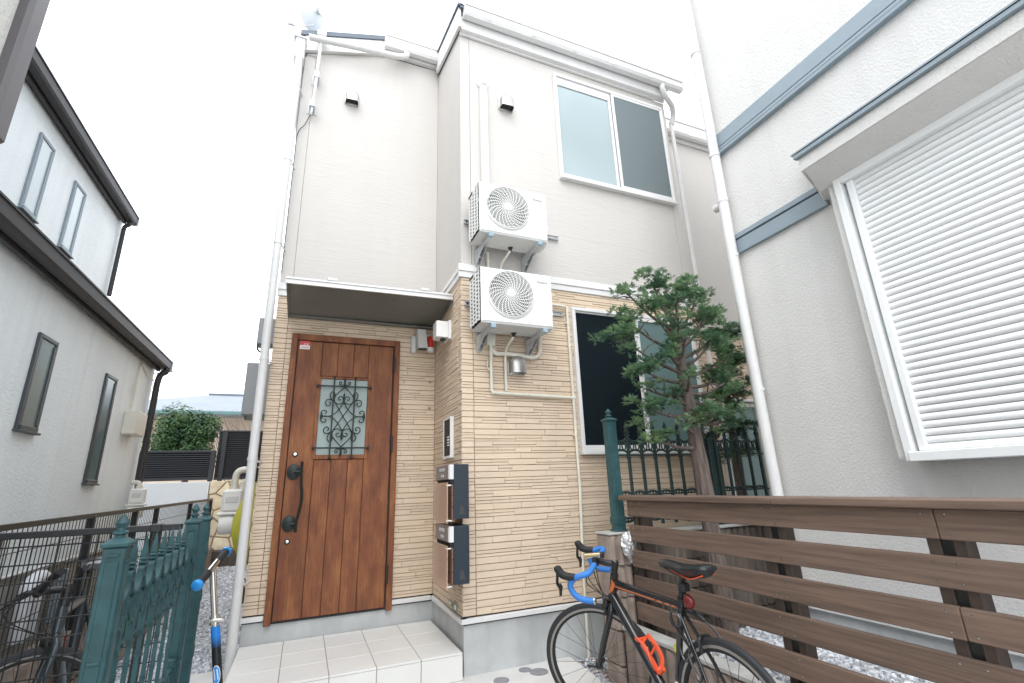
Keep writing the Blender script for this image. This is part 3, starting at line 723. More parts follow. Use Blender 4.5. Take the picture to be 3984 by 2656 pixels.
for z in (2.385, 1.64, .56):
    q = MB(); q.box(.690, .712, YD-.046, YD-.018, z-.075, z+.075, .004); q.tube([(.700, YD-.048, z-.07), (.700, YD-.048, z+.07)], .008, 8); q.build('hinge', 'darkbrown', dr)
q = MB(); q.m = 0; q.box(-.134, -.052, YD-.0195, YD-.0185, 2.518, 2.558); q.m = 1; q.box(-.134, -.052, YD-.0195, YD-.0185, 2.482, 2.518); q.m = 2
for k in range(6): q.box(-.122+k*.0105, -.115+k*.0105, YD-.0205, YD-.0190, 2.494, 2.503)
q.m = 1
for k in range(2): q.box(-.080-k*.022, -.066-k*.022, YD-.0205, YD-.0190, 2.526, 2.534)
q.build('sticker', ['red', 'label', 'red'], dr)
# wall bolts beside the door
for (x, z) in ((.803, 2.229), (.803, 1.977), (1.052, 2.233), (1.052, 1.976)):
    q = MB(); q.lathe((x, 0, z), [(.012, YD-.004), (.012, YD-.010), (.006, YD-.016)], 10, 'y'); q.build('wall_bolt', 'steel', H)
# awning
q = MB(); q.hexa([(-.245, 3.86, 2.850), (1.085, 3.86, 2.868), (1.085, YD-.01, 2.800), (-.245, YD-.01, 2.785)], [(-.245, 3.86, 2.872), (1.085, 3.86, 2.890), (1.085, YD-.01, 2.825), (-.245, YD-.01, 2.810)])
aw = q.build('awning', 'awning', H)
q = MB(); q.hexa([(-.262, 3.845, 2.832), (1.098, 3.845, 2.850), (1.098, 3.862, 2.850), (-.262, 3.862, 2.832)], [(-.262, 3.845, 2.880), (1.098, 3.845, 2.898), (1.098, 3.862, 2.898), (-.262, 3.862, 2.880)])
q.hexa([(-.262, 3.836, 2.868), (1.098, 3.836, 2.886), (1.098, 3.90, 2.886), (-.262, 3.90, 2.868)], [(-.262, 3.836, 2.884), (1.098, 3.836, 2.902), (1.098, 3.90, 2.902), (-.262, 3.90, 2.884)])
q.build('front_rail', 'awnrail', aw)
q = MB()
for x in (-.258, 1.084): q.hexa([(x, 3.862, 2.835), (x+.014, 3.862, 2.835), (x+.014, YD-.01, 2.772), (x, YD-.01, 2.772)], [(x, 3.862, 2.888), (x+.014, 3.862, 2.888), (x+.014, YD-.01, 2.83), (x, YD-.01, 2.83)])
q.box(-.245, 1.084, YD-.06, YD-.004, 2.77, 2.79, .004); q.build('side_rail', 'awning', aw)
for x in (.04, .80):
    q = MB(); q.box(x, x+.08, 3.83, 3.86, 2.888+.013*x, 2.915+.013*x, .004); q.build('clip', 'awnrail', aw)
q = MB(); q.lathe((.60, 3.98, 2.853), [(.008, -.012), (.008, 0)], 8); q.build('drip', 'steel', aw)

# conduits on the front wall
CP = YF-.030
pipe('conduit', [(1.349, CP, 2.27), (1.349, CP, 1.99), (1.36, CP, 1.975), (1.38, CP, 1.972), (2.10, CP, 1.955)], .0135, 'ivory', 10)
pipe('conduit', [(1.478, CP, 2.27), (1.478, CP, 1.99)], .0125, 'ivory', 10)
pipe('conduit', [(1.90, CP, 2.812), (2.09, CP, 2.807), (2.108, CP, 2.795), (2.110, CP, 2.77), (2.110, CP, 1.2), (2.085, CP, .6), (2.08, CP, -.02)], .0125, 'ivory', 10, couplers=[(2.110, CP, 2.65), (2.11, CP, 1.955), (2.108, CP, 1.64)], cl=.012)
q = MB(); q.tube([(1.405, CP, 1.971), (1.49, CP, 1.969)], .017, 10); q.tube([(1.349, CP, 1.972), (1.372, CP, 1.972)], .0165, 10); q.tube([(2.085, CP, 1.955), (2.13, CP, 1.955)], .016, 10)
for z in (2.65, 1.64, 1.0): q.box(2.088, 2.13, CP+.004, YF, z-.008, z+.008)
q.build('conduit_fitting', 'ivory', H, smooth=40)

# ================================================================== entrance step
ST = thing('entrance_step', 'beige tiled entrance step below the wooden front door', 'step', (.38, 4.05, 0))
SZ, SY0, SX0, SX1 = .165, 3.575, -.352, 1.088
q = MB(); q.box(SX0+.004, SX1-.003, SY0+.004, YD+.003, -.05, SZ-.003); q.build('grout_bed', 'grout', ST)
xs = [SX0, -.052, .233, .518, .803, SX1]; ys = [SY0, 3.87, 4.165, 4.46, YD-.004]
for i in range(5):
    for j in range(4):
        q = MB(); q.box(xs[i]+.0028, xs[i+1]-.0028, ys[j]+(.0028 if j else .0), ys[j+1]-.0028, SZ-.012, SZ, .0015); q.build('tile', 'tile', ST)
    q = MB(); q.box(xs[i]+.0028, xs[i+1]-.0028, SY0, SY0+.012, .002, SZ-.0145, .0015); q.build('tile', 'tile', ST)
for j in range(4):
    q = MB(); q.box(SX0, SX0+.012, ys[j]+(.014 if j == 0 else .002), ys[j+1]-.002, .002, SZ-.0145, .0015); q.build('tile', 'tile', ST)

# ================================================================== air conditioner units
def ac_unit(z0, label, low):
    x0, x1, yf, yb, h = 1.150, 1.772, 3.244, 3.50, .462
    t = thing('air_conditioner', label, 'air conditioner', ((x0+x1)/2, yb, z0), 'air conditioner outdoor units on the front wall')
    z1 = z0+h; cx, cz, R = 1.400, z0+.250, .190
    # case with round opening
    n = 40; c = MB()
    ring = [(cx+R*cos(2*pi*i/n), cz+R*sin(2*pi*i/n)) for i in range(n)]
    def edge(i):
        a = 2*pi*i/n; dx, dz = cos(a), sin(a); ts = []
        if dx > 1e-6: ts.append((x1-.012-cx)/dx)
        if dx < -1e-6: ts.append((x0+.012-cx)/dx)
        if dz > 1e-6: ts.append((z1-.012-cz)/dz)
        if dz < -1e-6: ts.append((z0+.012-cz)/dz)
        tt = min(ts); return (cx+dx*tt, cz+dz*tt)
    outer = [edge(i) for i in range(n)]
    # add rectangle corners by snapping the nearest spokes
    for (qx, qz) in ((x0+.012, z0+.012), (x1-.012, z0+.012), (x1-.012, z1-.012), (x0+.012, z1-.012)):
        k = min(range(n), key=lambda i: (outer[i][0]-qx)**2+(outer[i][1]-qz)**2); outer[k] = (qx, qz)
    v = [(p_[0], yf, p_[1]) for p_ in outer]+[(p_[0], yf, p_[1]) for p_ in ring]+[(cx+(p_[0]-cx)*.97, yf+.05, cz+(p_[1]-cz)*.97) for p_ in ring]
    f = [[i, (i+1) % n, n+(i+1) % n, n+i] for i in range(n)]+[[n+i, n+(i+1) % n, 2*n+(i+1) % n, 2*n+i] for i in range(n)]
    c.add(v, f)
    # sides, top, back
    def wall_strip(pa, pb): c.poly([pa[0], pa[1], pb[1], pb[0]])
    A_ = [(x0+.012, yf, z0+.012), (x1-.012, yf, z0+.012), (x1-.012, yf, z1-.012), (x0+.012, yf, z1-.012)]
    B_ = [(x0, yf+.012, z0), (x1, yf+.012, z0), (x1, yf+.012, z1), (x0, yf+.012, z1)]
    C_ = [(x0, yb, z0), (x1, yb, z0), (x1, yb, z1), (x0, yb, z1)]
    for i in range(4):
        j = (i+1) % 4; c.poly([A_[i], A_[j], B_[j], B_[i]])
        if i != 3: c.poly([B_[i], B_[j], C_[j], C_[i]])
    c.build('case', 'ac', t, recalc=False)
    # raised collar around the fan
    c = MB(); prof = [(R*1.09, yf+.001), (R*1.07, yf-.012), (R*1.0, yf-.020), (R*.985, yf-.010), (R*.985, yf+.01)]
    nn = 48; v = []; 
    for (r_, y_) in prof: v += [(cx+r_*cos(2*pi*j/nn), y_, cz+r_*sin(2*pi*j/nn)) for j in range(nn)]
    c.add(v, [[i*nn+j, i*nn+(j+1) % nn, (i+1)*nn+(j+1) % nn, (i+1)*nn+j] for i in range(4) for j in range(nn)]); c.build('fan_collar', 'ac', t, smooth=40)
    c = MB(); c.lathe((cx, yf+.05, cz), [(.001, 0), (R, .0), (R, .01)], 32, 'y'); c.build('fan_back', 'acdark', t)
    c = MB()
    for b in range(3):
        a0 = b*2*pi/3+.4; v = []
        for r_ in (.05, .11, .17):
            for da in (0, .4, .8): v.append((cx+r_*cos(a0+da+r_*2), yf+.030-.014*da+.012, cz+r_*sin(a0+da+r_*2)))
        c.add(v, [[i*3+j, i*3+j+1, (i+1)*3+j+1, (i+1)*3+j] for i in range(2) for j in range(2)])
    c.build('fan', 'fan', t, recalc=False)
    c = MB()
    for k in range(11):
        r_ = .038+k*.0142; c.tube([(cx+r_*cos(2*pi*j/40), yf-.012, cz+r_*sin(2*pi*j/40)) for j in range(40)], .0030, 4, closed=True)
    for k in range(26):
        a0 = k*2*pi/26; c.tube([(cx+r_*cos(a0+(r_-.03)*4.2), yf-.014, cz+r_*sin(a0+(r_-.03)*4.2)) for r_ in (.03, .06, .09, .12, .15, .187)], .0036, 4)
    c.lathe((cx, yf-.018, cz), [(.034, .006), (.034, -.002), (.028, -.006), (.001, -.007)], 20, 'y')
    c.build('fan_grille', 'ac', t, smooth=40)
    # slotted service panel ribs, lettering
    c = MB()
    for k in range(6): c.box(1.618, 1.768, yf-.0012, yf, z0+.10+k*.056, z0+.148+k*.056, .003)
    c.build('service_panel', 'ac', t)
    v, f = text_mesh('Panasonic', .030)
    c = MB(); c.add([(1.640+p_[0]*.82, yf-.0030, z1-.082+p_[1]) for p_ in v], f); c.build('lettering', 'ink', t, recalc=False)
    # side air intake: openings between bars
    c = MB(); c.box(x0-.002, x0+.001, yf+.055, yb-.02, z0+.035, z1-.04); c.build('side_opening', 'acdark', t)
    c = MB()
    for k in range(13): c.box(x0-.007, x0-.001, yf+.03, yb, z0+.028+k*.0325, z0+.040+k*.0325)
    for k in range(4): c.box(x0-.0075, x0-.001, yf+.03+k*.070, yf+.056+k*.070, z0+.02, z1-.02)
    c.box(x0-.008, x0-.001, yf+.1, yb+.005, z1-.045, z1-.012, .003); c.build('side_grille', 'ac', t)
    c = MB(); c.box(x0-.012, x0+.05, yb-.10, yb+.006, z1-.03, z1-.006, .004); c.build('corner_cap', 'acdark', t)
    # back fins and valve cover on the right
    c = MB(); c.box(x0+.01, x1-.1, yb-.004, yb+.004, z0+.02, z1-.02); c.build('back_fins', 'acdark', t)
    c = MB(); c.box(x1, x1+.055, yf+.10, yb, z0+.015, z0+.21, .018); c.build('valve_cover', 'ac', t)
    c = MB()
    c.box(x0+.004, x1-.004, yf+.012, yb-.002, z0-.006, z0+.002, .002)
    for k in range(5): c.box(x0+.14+k*.085, x0+.18+k*.085, yf+.16, yf+.19, z0-.010, z0-.005, .002)
    c.build('base_pan', 'acgrey', t)
    # brackets
    for bx in (1.245, 1.690):
        c = MB(); zb = z0-.014
        c.box(bx-.019, bx+.019, yf-.004, YF-.03, zb-.030, zb, .003)
        c.hexa([(bx-.016, YF-.034, zb-.135), (bx+.016, YF-.034, zb-.135), (bx+.016, YF-.016, zb-.135), (bx-.016, YF-.016, zb-.135)], [(bx-.016, YF-.034, zb+.10), (bx+.016, YF-.034, zb+.10), (bx+.016, YF-.016, zb+.10), (bx-.016, YF-.016, zb+.10)])
        c.prism([(yf+.12, zb-.03), (YF-.034, zb-.03), (YF-.034, zb-.128), (YF-.06, zb-.128)], 'x', bx-.0165, bx-.0135); c.prism([(yf+.12, zb-.03), (YF-.034, zb-.03), (YF-.034, zb-.128), (YF-.06, zb-.128)], 'x', bx+.0135, bx+.0165)
        c.lathe((bx, YF-.09, zb-.075), [(.012, -.021), (.012, .021)], 8, 'x'); o = c.build('bracket', 'galv', t)
        c = MB(); c.box(bx-.021, bx+.021, yf-.012, yf+.02, zb-.032, zb+.002, .003); c.build('end_cap', 'bluecap', o)
        c = MB(); c.box(bx-.030, bx+.030, yf+.04, yf+.22, zb, zb+.008, .003); c.build('mount_pad', 'acgrey', o)
    # wall rail
    c = MB(); zr_ = z0+.275; c.box(1.128, 2.078, YF-.016, YF-.006, zr_-.016, zr_+.016, .002); c.box(1.128, 2.078, YF-.030, YF-.006, zr_-.0185, zr_-.0145); c.box(1.128, 2.078, YF-.030, YF-.006, zr_+.0145, zr_+.0185)
    o = c.build('wall_rail', 'galv', t)
    c = MB(); c.lathe((2.045, YF-.016, zr_), [(.009, 0), (.009, -.012)], 8, 'y'); c.lathe((1.150, YF-.016, zr_), [(.009, 0), (.009, -.012)], 8, 'y'); c.build('bolt', 'steel', o)
    # drain elbow and hose
    c = MB(); c.lathe((1.495, yf+.19, z0-.004), [(.022, 0), (.022, -.012), (.014, -.018), (.013, -.04)], 12); c.build('drain_elbow', 'black', t)
    if low: pts = [(1.495, yf+.19, z0-.035), (1.485, yf+.21, z0-.06), (1.478, 3.55, z0-.10), (1.477, CP, z0-.19)]
    else: pts = [(1.495, yf+.19, z0-.035), (1.475, yf+.21, z0-.07), (1.455, 3.56, z0-.13), (1.450, 3.59, 2.93)]
    c = MB(); c.tube(smooth_path(pts, 4), .011, 8); c.build('drain_hose', 'ivory', t, smooth=50)
    c = MB()
    if low:
        c.tube(smooth_path([(1.80, 3.56, z0+.07), (1.802, 3.57, z0-.02), (1.795, 3.58, z0-.12), (1.74, 3.58, z0-.165), (1.6, 3.575, z0-.158), (1.46, 3.575, z0-.150), (1.395, 3.575, z0-.155), (1.352, 3.575, z0-.12)], 4), .0185, 10)
        c.tube(smooth_path([(1.349, 3.59, z0-.20), (1.349, 3.585, z0-.12), (1.343, 3.575, z0-.06)], 3), .017, 10)
        c.build('refrigerant_hose', 'ivory', t, smooth=50)
        c = MB(); c.hexa([(1.305, 3.555, z0-.085), (1.375, 3.555, z0-.095), (1.375, YF, z0-.095), (1.305, YF, z0-.085)], [(1.318, 3.565, z0+.03), (1.388, 3.565, z0+.03), (1.388, YF, z0+.03), (1.318, YF, z0+.03)]); c.build('pipe_boot', 'ivory', t)
        c = MB(); c.tube([(1.325, 3.60, z0-.20), (1.318, 3.60, z0-.26), (1.335, 3.60, z0-.30)], .005, 6); c.build('tape_end', 'ivory', t)
    else:
        c.tube([(1.338, 3.585, z0-.005), (1.338, 3.585, 3.02)], .013, 8); c.lathe((1.338, 3.585, z0-.10), [(.017, -.012), (.017, .012)], 8); c.build('refrigerant_hose', 'ivory', t, smooth=50)
    return t
ac_unit(3.238, 'upper white air conditioner outdoor unit bracketed on the cream siding under the white duct', False)
ac_unit(2.455, 'lower white air conditioner outdoor unit bracketed on the beige brick beside the ground window', True)

# ================================================================== mailboxes, intercom, lamps on the recess
def mailbox(zt, label):
    t = thing('mailbox', label, 'mailbox', (1.03, 3.67, zt-.37), 'mailboxes on the recess side wall')
    y0, y1 = 3.44, 3.83
    c = MB(); c.box(.985, XC-.006, y0+.005, y1-.01, zt-.375, zt, .003); c.build('case', 'navy', t)
    for k in range(3):
        c = MB(); c.box(.972, .986, y0+.01, y1-.02, zt-.375+k*.080, zt-.298+k*.080, .002); c.build('wood_slat', 'woodbox', t)
    c = MB(); c.box(.952, .986, y0+.004, y1, zt-.105, zt, .003); c.build('flap', 'tan', t)
    c = MB(); c.box(.953, .9855, y0+.001, y0+.0035, zt-.104, zt-.001, .001); c.box(.949, .9515, y0+.004, y0+.02, zt-.1, zt-.004); c.build('flap_edge', 'white', t)
    c = MB(); c.box(.962, .984, y0+.012, y1-.012, zt-.133, zt-.107); c.build('slot', 'blackmatte', t)
    c = MB(); c.m = 0; c.box(.9495, .9515, y0+.13, y0+.27, zt-.042, zt-.022); c.box(.9495, .9515, y0+.15, y0+.225, zt-.085, zt-.068); c.m = 1
    for k in range(7): c.box(.949, .9496, y0+.14+k*.017, y0+.151+k*.017, zt-.037, zt-.028)
    for k in range(3): c.box(.949, .9496, y0+.165+k*.017, y0+.177+k*.017, zt-.080, zt-.073)
    c.build('name_label', ['label', 'greybox'], t)
    c = MB(); c.box(.936, .942, y0-.002, y1+.01, zt-.40, zt-.125, .001); c.build('acrylic_cover', 'acrylic', t)
    c = MB()
    for y in (y0+.025, y1-.02):
        for z in (zt-.385, zt-.145): c.lathe((.934, y, z), [(.007, 0), (.007, .045)], 8, 'x')
    c.build('standoff', 'chrome', t)
    c = MB(); c.prism([(.025, -.02), (-.02, -.02), (-.012, .03), (0, .045), (.012, .03)], 'y', 0, .002); c.v = [(1.045+p_[0], y0+.003+p_[1], zt-.325+p_[2]) for p_ in c.v]; c.build('emblem', 'acdark', t)
    c = MB(); c.box(.985, .988, y0+.01, y1-.02, zt-.23, zt-.227); c.box(.985, .988, y0+.01, y1-.02, zt-.30, zt-.297); 
    return t
mailbox(1.405, 'upper dark blue mailbox with wood front below the intercom panel')
mailbox(.985, 'lower dark blue mailbox with wood front nearest the tiled step')
t = thing('intercom', 'flat black intercom panel in a white frame above the mailboxes', 'intercom', (XC-.01, 3.965, 1.47))
c = MB(); c.box(XC-.034, XC-.004, 3.845, 3.86, 1.475, 1.81, .002); c.box(XC-.034, XC-.004, 4.06, 4.075, 1.475, 1.81, .002); c.box(XC-.0335, XC-.004, 3.86, 4.06, 1.795, 1.81, .002); c.box(XC-.0335, XC-.004, 3.86, 4.06, 1.475, 1.495, .002); c.build('frame', 'white', t)
c = MB(); c.box(XC-.028, XC-.004, 3.86, 4.06, 1.495, 1.795); c.build('panel', 'intercom', t)
c = MB()
for k in range(4): c.box(XC-.031, XC-.028, 3.895, 3.955, 1.575+k*.022, 1.587+k*.022, .001)
c.build('button', 'label', t)
c = MB(); c.lathe((XC-.028, 3.96, 1.74), [(.012, 0), (.012, -.003)], 12, 'x'); c.build('camera_eye', 'acdark', t)
t = thing('wall_lamp', 'white box-shaped lamp on the recess side wall under the awning', 'lamp', (XC, 3.98, 2.6))
c = MB(); c.box(.968, XC-.03, 3.93, 4.06, 2.522, 2.672, .003); c.build('lamp_box', 'white', t)
c = MB(); c.box(XC-.030, XC-.004, 3.915, 4.075, 2.508, 2.682, .003); c.build('back_plate', 'white', t)
c = MB(); c.box(1.02, 1.06, 3.96, 4.02, 2.505, 2.521, .003); c.build('sensor', 'black', t)
t = thing('security_light', 'grey security light with a red beacon on the brick beside the door', 'light', (.95, YD, 2.6))
c = MB(); c.hexa([(.905, 4.36, 2.53), (.995, 4.36, 2.53), (.995, YD-.03, 2.545), (.905, YD-.03, 2.545)], [(.895, 4.39, 2.73), (.975, 4.39, 2.73), (.975, YD-.03, 2.745), (.895, YD-.03, 2.745)]); c.build('lamp_head', 'acgrey', t)
c = MB(); c.hexa([(.912, 4.352, 2.522), (.988, 4.352, 2.522), (.988, 4.44, 2.53), (.912, 4.44, 2.53)], [(.912, 4.36, 2.534), (.988, 4.36, 2.534), (.988, 4.44, 2.546), (.912, 4.44, 2.546)]); c.build('lens', 'acdark', t)
c = MB(); c.box(.855, .90, YD-.06, YD-.004, 2.51, 2.68, .008); c.build('junction_box', 'acgrey', t)
c = MB(); c.box(.895, 1.06, YD-.03, YD-.004, 2.56, 2.72, .004); c.build('back_plate', 'acgrey', t)
c = MB(); c.lathe((1.035, 4.44, 2.56), [(.033, 0), (.033, .105), (.025, .115), (.001, .12)], 16); c.build('beacon', 'red', t, smooth=40)
c = MB(); c.lathe((1.035, 4.44, 2.52), [(.030, 0), (.036, .012), (.036, .04)], 16); c.build('beacon_base', 'label', t, smooth=40)

# ================================================================== satellite dish on its mast
t = thing('satellite_dish', 'white satellite dish on a thin mast bracketed to the upper left corner', 'satellite dish', (-.215, 4.42, 5.0))
c = MB(); c.tube([(-.236, 4.43, 4.95), (-.222, 4.43, 5.35), (-.210, 4.42, 6.0), (-.205, 4.42, 6.25)], [.010, .016, .018, .018], 8); c.build('mast', 'pvc', t, smooth=50)
c = MB(); c.tube([(-.235, 4.43, 4.96), (-.226, 4.43, 5.13)], .0125, 8); c.build('mast_sleeve', 'galv', t)
c = MB(); c.tube([(-.219, 4.43, 5.44), (-.214, 4.43, 5.60)], .021, 8); c.build('mast_sleeve', 'galv', t)
c = MB(); c.box(-.285, -.190, YD-.006, YD, 5.02, 5.14, .002); c.box(-.26, -.21, 4.41, YD-.006, 5.04, 5.12, .002); c.build('bracket', 'galv', t)
c = MB(); c.box(-.27, -.195, YD-.006, YD, 5.40, 5.52, .002); c.box(-.245, -.195, 4.41, YD-.006, 5.42, 5.50, .002); c.build('bracket', 'galv', t)
c = MB(); nr, na = 5, 28; v = []
ctr = Vector((-.303, 4.50, 6.41)); nd = Vector((-.80, .50, .33)).normalized(); e1 = nd.cross(Vector((0, 0, 1))).normalized(); e2 = e1.cross(nd)
for i in range(nr+1):
    r_ = .235*i/nr
    for j in range(na):
        a_ = 2*pi*j/na; v.append(ctr+e1*(r_*cos(a_)*.9)+e2*(r_*sin(a_)*1.05)*-1+nd*(.9*r_*r_-.03))
f = [[i*na+j, i*na+(j+1) % na, (i+1)*na+(j+1) % na, (i+1)*na+j] for i in range(nr) for j in range(na)]
vb = [p_-nd*.006 for p_ in v]; k = len(v); c.add(v+vb, f+[[k+q_ for q_ in reversed(ff)] for ff in f]); c.build('dish', 'dish' if 'dish' in M else 'white', t, smooth=60, recalc=False)
c = MB(); b_ = ctr-nd*.05; c.box(b_.x-.02, b_.x+.03, b_.y-.02, b_.y+.03, b_.z-.04, b_.z+.03, .01); c.tube([tuple(ctr-nd*.03), (-.208, 4.42, 6.24)], .014, 8); c.build('mount', 'galv', t)
c = MB(); c.tube(smooth_path([(-.24, 4.50, 5.02), (-.29, 4.50, 4.86), (-.345, 4.505, 4.74), (-.352, 4.505, 4.4), (-.350, 4.508, 3.2)], 4), .004, 5); c.build('cable', 'acdark', t)
c = MB(); c.box(-.255, -.165, 4.38, 4.46, 5.965, 6.03, .008); c.build('clamp', 'white', t)
c = MB(); lnb = Vector((-.535, 4.56, 6.175)); c.tube(smooth_path([tuple(ctr+Vector((0, 0, -.215))), (-.42, 4.53, 6.155), tuple(lnb)], 3), .006, 6); c.build('feed_arm', 'pvc', t)
c = MB(); c.tube([tuple(lnb+Vector((-.03, -.01, -.01))), tuple(lnb+Vector((.03, .01, .02)))], .022, 8); c.build('feed_horn', 'pvc', t)

# ================================================================== neighbour house on the right
XW, YW = 3.14, 2.515
R_ = thing('stucco_house', 'white rough stucco house on the right with blue-grey bands and a shuttered window', 'house', (3.2, 1.5, 0))
q = MB(); q.box(XW, 9.0, -4.0, YW+.045, .40, 6.5); q.build('wall', 'stucco_r', R_)
q = MB(); q.box(XW+.03, 9.0, -4.0, YW+.02, -.1, .40); q.build('foundation', 'concrete', R_)
def mould(z0, z1, y0, y1, steps):
    c = MB(); 
    for (a_, b_, d_) in steps: c.box(XW-d_, XW+.02, y0, y1, z0+(z1-z0)*a_, z0+(z1-z0)*b_, .002)
    c.box(XW-.02, XW+.9, YW-.0, YW+.075, z0, z1, .003)
    return c.build('band', 'bluegrey', R_)
mould(3.935, 4.140, -3.9, YW, [(0, .14, .045), (.14, .19, .020), (.19, .33, .035), (.33, .38, .018), (.38, 1.0, .030)])
mould(2.985, 3.150, 1.752, YW, [(0, .70, .030), (.70, .76, .014), (.76, 1.0, .038)])
# bay with hood
q = MB(); q.box(XW-.155, XW+.01, 1.612, 1.652, 1.31, 3.02); q.build('bay_side', 'stucco_r', R_)
q = MB()
q.add([(XW+.01, -1.6, 3.10), (XW+.01, 1.80, 3.10), (2.79, 1.676, 3.115), (2.79, -1.6, 3.115), (XW+.01, -1.6, 3.35), (XW+.01, 1.80, 3.35), (2.79, 1.676, 3.20), (2.79, -1.6, 3.20)], [[0,1,2,3],[7,6,5,4],[0,4,5,1],[1,5,6,2],[2,6,7,3],[3,7,4,0]])
q.build('bay_hood', 'stucco_r', R_)
q = MB(); q.hexa([(XW-.16, -1.6, 3.021), (XW-.16, 1.70, 3.021), (2.80, 1.66, 3.1135), (2.80, -1.6, 3.1135)], [(XW, -1.6, 3.021), (XW, 1.78, 3.021), (2.84, 1.67, 3.1145), (2.84, -1.6, 3.1145)]); q.build('bay_soffit', 'stucco_r', R_)
q = MB(); q.box(2.765, 2.80, -1.62, 1.692, 3.203, 3.232, .003); q.add([(2.76, -1.62, 3.234), (2.76, 1.70, 3.234), (XW, 1.83, 3.40), (XW, -1.62, 3.40), (2.76, -1.62, 3.244), (2.76, 1.70, 3.244), (XW, 1.83, 3.412), (XW, -1.62, 3.412)], [[0,1,2,3],[7,6,5,4],[0,4,5,1],[1,5,6,2],[2,6,7,3],[3,7,4,0]]); q.build('hood_flashing', 'bluegrey', R_)
# shutter
X0 = XW-.18
q = MB(); q.box(X0, X0+.15, 1.565, 1.608, 1.292, 3.038, .004); q.box(X0, X0+.15, -1.6, 1.565, 2.99, 3.038, .004); q.box(X0-.012, X0+.15, -1.6, 1.585, 1.290, 1.340, .004); q.box(X0, X0+.15, -1.6, -1.56, 1.34, 2.99)
sh = q.build('shutter', 'blind', R_)
q = MB(); q.box(X0+.02, X0+.14, 1.508, 1.545, 1.342, 2.99, .004); q.box(X0+.035, X0+.14, -1.55, 1.508, 1.342, 1.375, .004); q.build('guide_rail', 'blind', sh)
q = MB(); q.box(X0+.06, X0+.15, -1.56, 1.56, 1.341, 2.989); q.build('shutter_back', 'blinddark', sh)
q = MB(); z = 0; pr = [(.002, 0), (-.006, .004), (-.010, .012), (-.010, .022), (-.006, .031), (.0, .036), (.004, .0365)]
prof = [(X0+.050+a_, b_) for a_, b_ in pr]+[(X0+.058, .0365), (X0+.058, 0)]
sl0 = MB(); v = [(p_[0], yy, p_[1]) for yy in (-1.54, 1.507) for p_ in prof]; k = len(prof)
sl0.add(v, [list(range(k)), list(range(2*k-1, k-1, -1))]+[[i, (i+1) % k, k+(i+1) % k, k+i] for i in range(k)])
first = None; z = 1.378
while z < 2.965:
    if first is None:
        first = sl0.build('slat', 'blind', sh, smooth=40); first.location = Vector((0, 0, z))
    else: dup(first, 'slat', sh, Vector((0, 0, z)))
    z += .0395
# downpipe on the corner
q = MB(); q.tube([(3.065, YW+.0, 6.5), (3.07, YW, 4.4), (3.058, YW, 2.6), (3.058, YW, -.05)], .040, 14)
for z in (5.05, 3.92, 3.47, 2.96, 1.86): q.tube([(3.064, YW, z-.012), (3.064, YW, z+.012)], .0445, 14)
o = q.build('downpipe', 'pvc', R_, smooth=50)
q = MB(); q.tube([(3.10, YW+.03, 3.47), (3.10, YW+.12, 3.47)], .035, 12); q.build('vent_cap', 'pvc', R_, smooth=40)
q = MB(); q.box(XW-.01, XW+.002, 1.25, 1.34, 4.70, 4.79, .004); q.build('wall_vent', 'acgrey', R_)

# ================================================================== wooden slat fence
F_ = thing('slat_fence', 'dark brown horizontal board fence behind the road bicycle', 'fence', (2.11, 1.5, .3))
FX = 2.10; tops = [1.113, .953, .793, .634, .474]
for i, zt in enumerate(tops):
    cuts = [2.955, 1.10, -.6] if i % 2 == 0 else [2.955, -.6]
    for a_, b_ in zip(cuts[1:], cuts[:-1]):
        q = MB(); q.box(FX, FX+.026, a_+.0012, b_-.0012, zt-.105+rl.uniform(-.001, .001), zt, .004); q.build('board', 'fencewood', F_)
        q = MB()
        for yy in [2.90, 2.80, 1.83, 1.77, 1.14, 1.065, .2]:
            if a_ < yy < b_:
                for z in (zt-.085, zt-.02): q.lathe((FX-.001, yy, z), [(.0045, .001), (.004, -.001), (.001, -.0012)], 8, 'x')
        if q.v: q.build('screws', 'steel', F_, kind='stuff')
for a_, b_ in ((1.75, 3.00), (-.6, 1.748)):
    q = MB(); q.box(FX-.035, FX+.10, a_, b_, 1.1135, 1.147, .005); q.build('cap_board', 'fencewood', F_)
for yc in (2.86, 1.805, 1.098, .1):
    for s in (-1, 1):
        q = MB(); q.box(FX+.0265, FX+.09, yc+s*.040-.021, yc+s*.040+.021, .20, 1.112, .004); q.build('post', 'postwood', F_)
    q = MB(); q.box(FX+.035, FX+.085, yc-.0185, yc+.0185, .18, 1.10); q.build('steel_post', 'black', F_)

# planter bed behind the fence
q = MB(); q.box(2.06, XW+.04, -1.5, 3.05, -.1, .17); q.build('planter_bed', 'gravel', kind='structure')
stones('bed_gravel', lambda r: (r.uniform(2.10, 3.12), r.uniform(.9, 3.02)), 5200, .012, .026, lambda x, y: .17, 7)

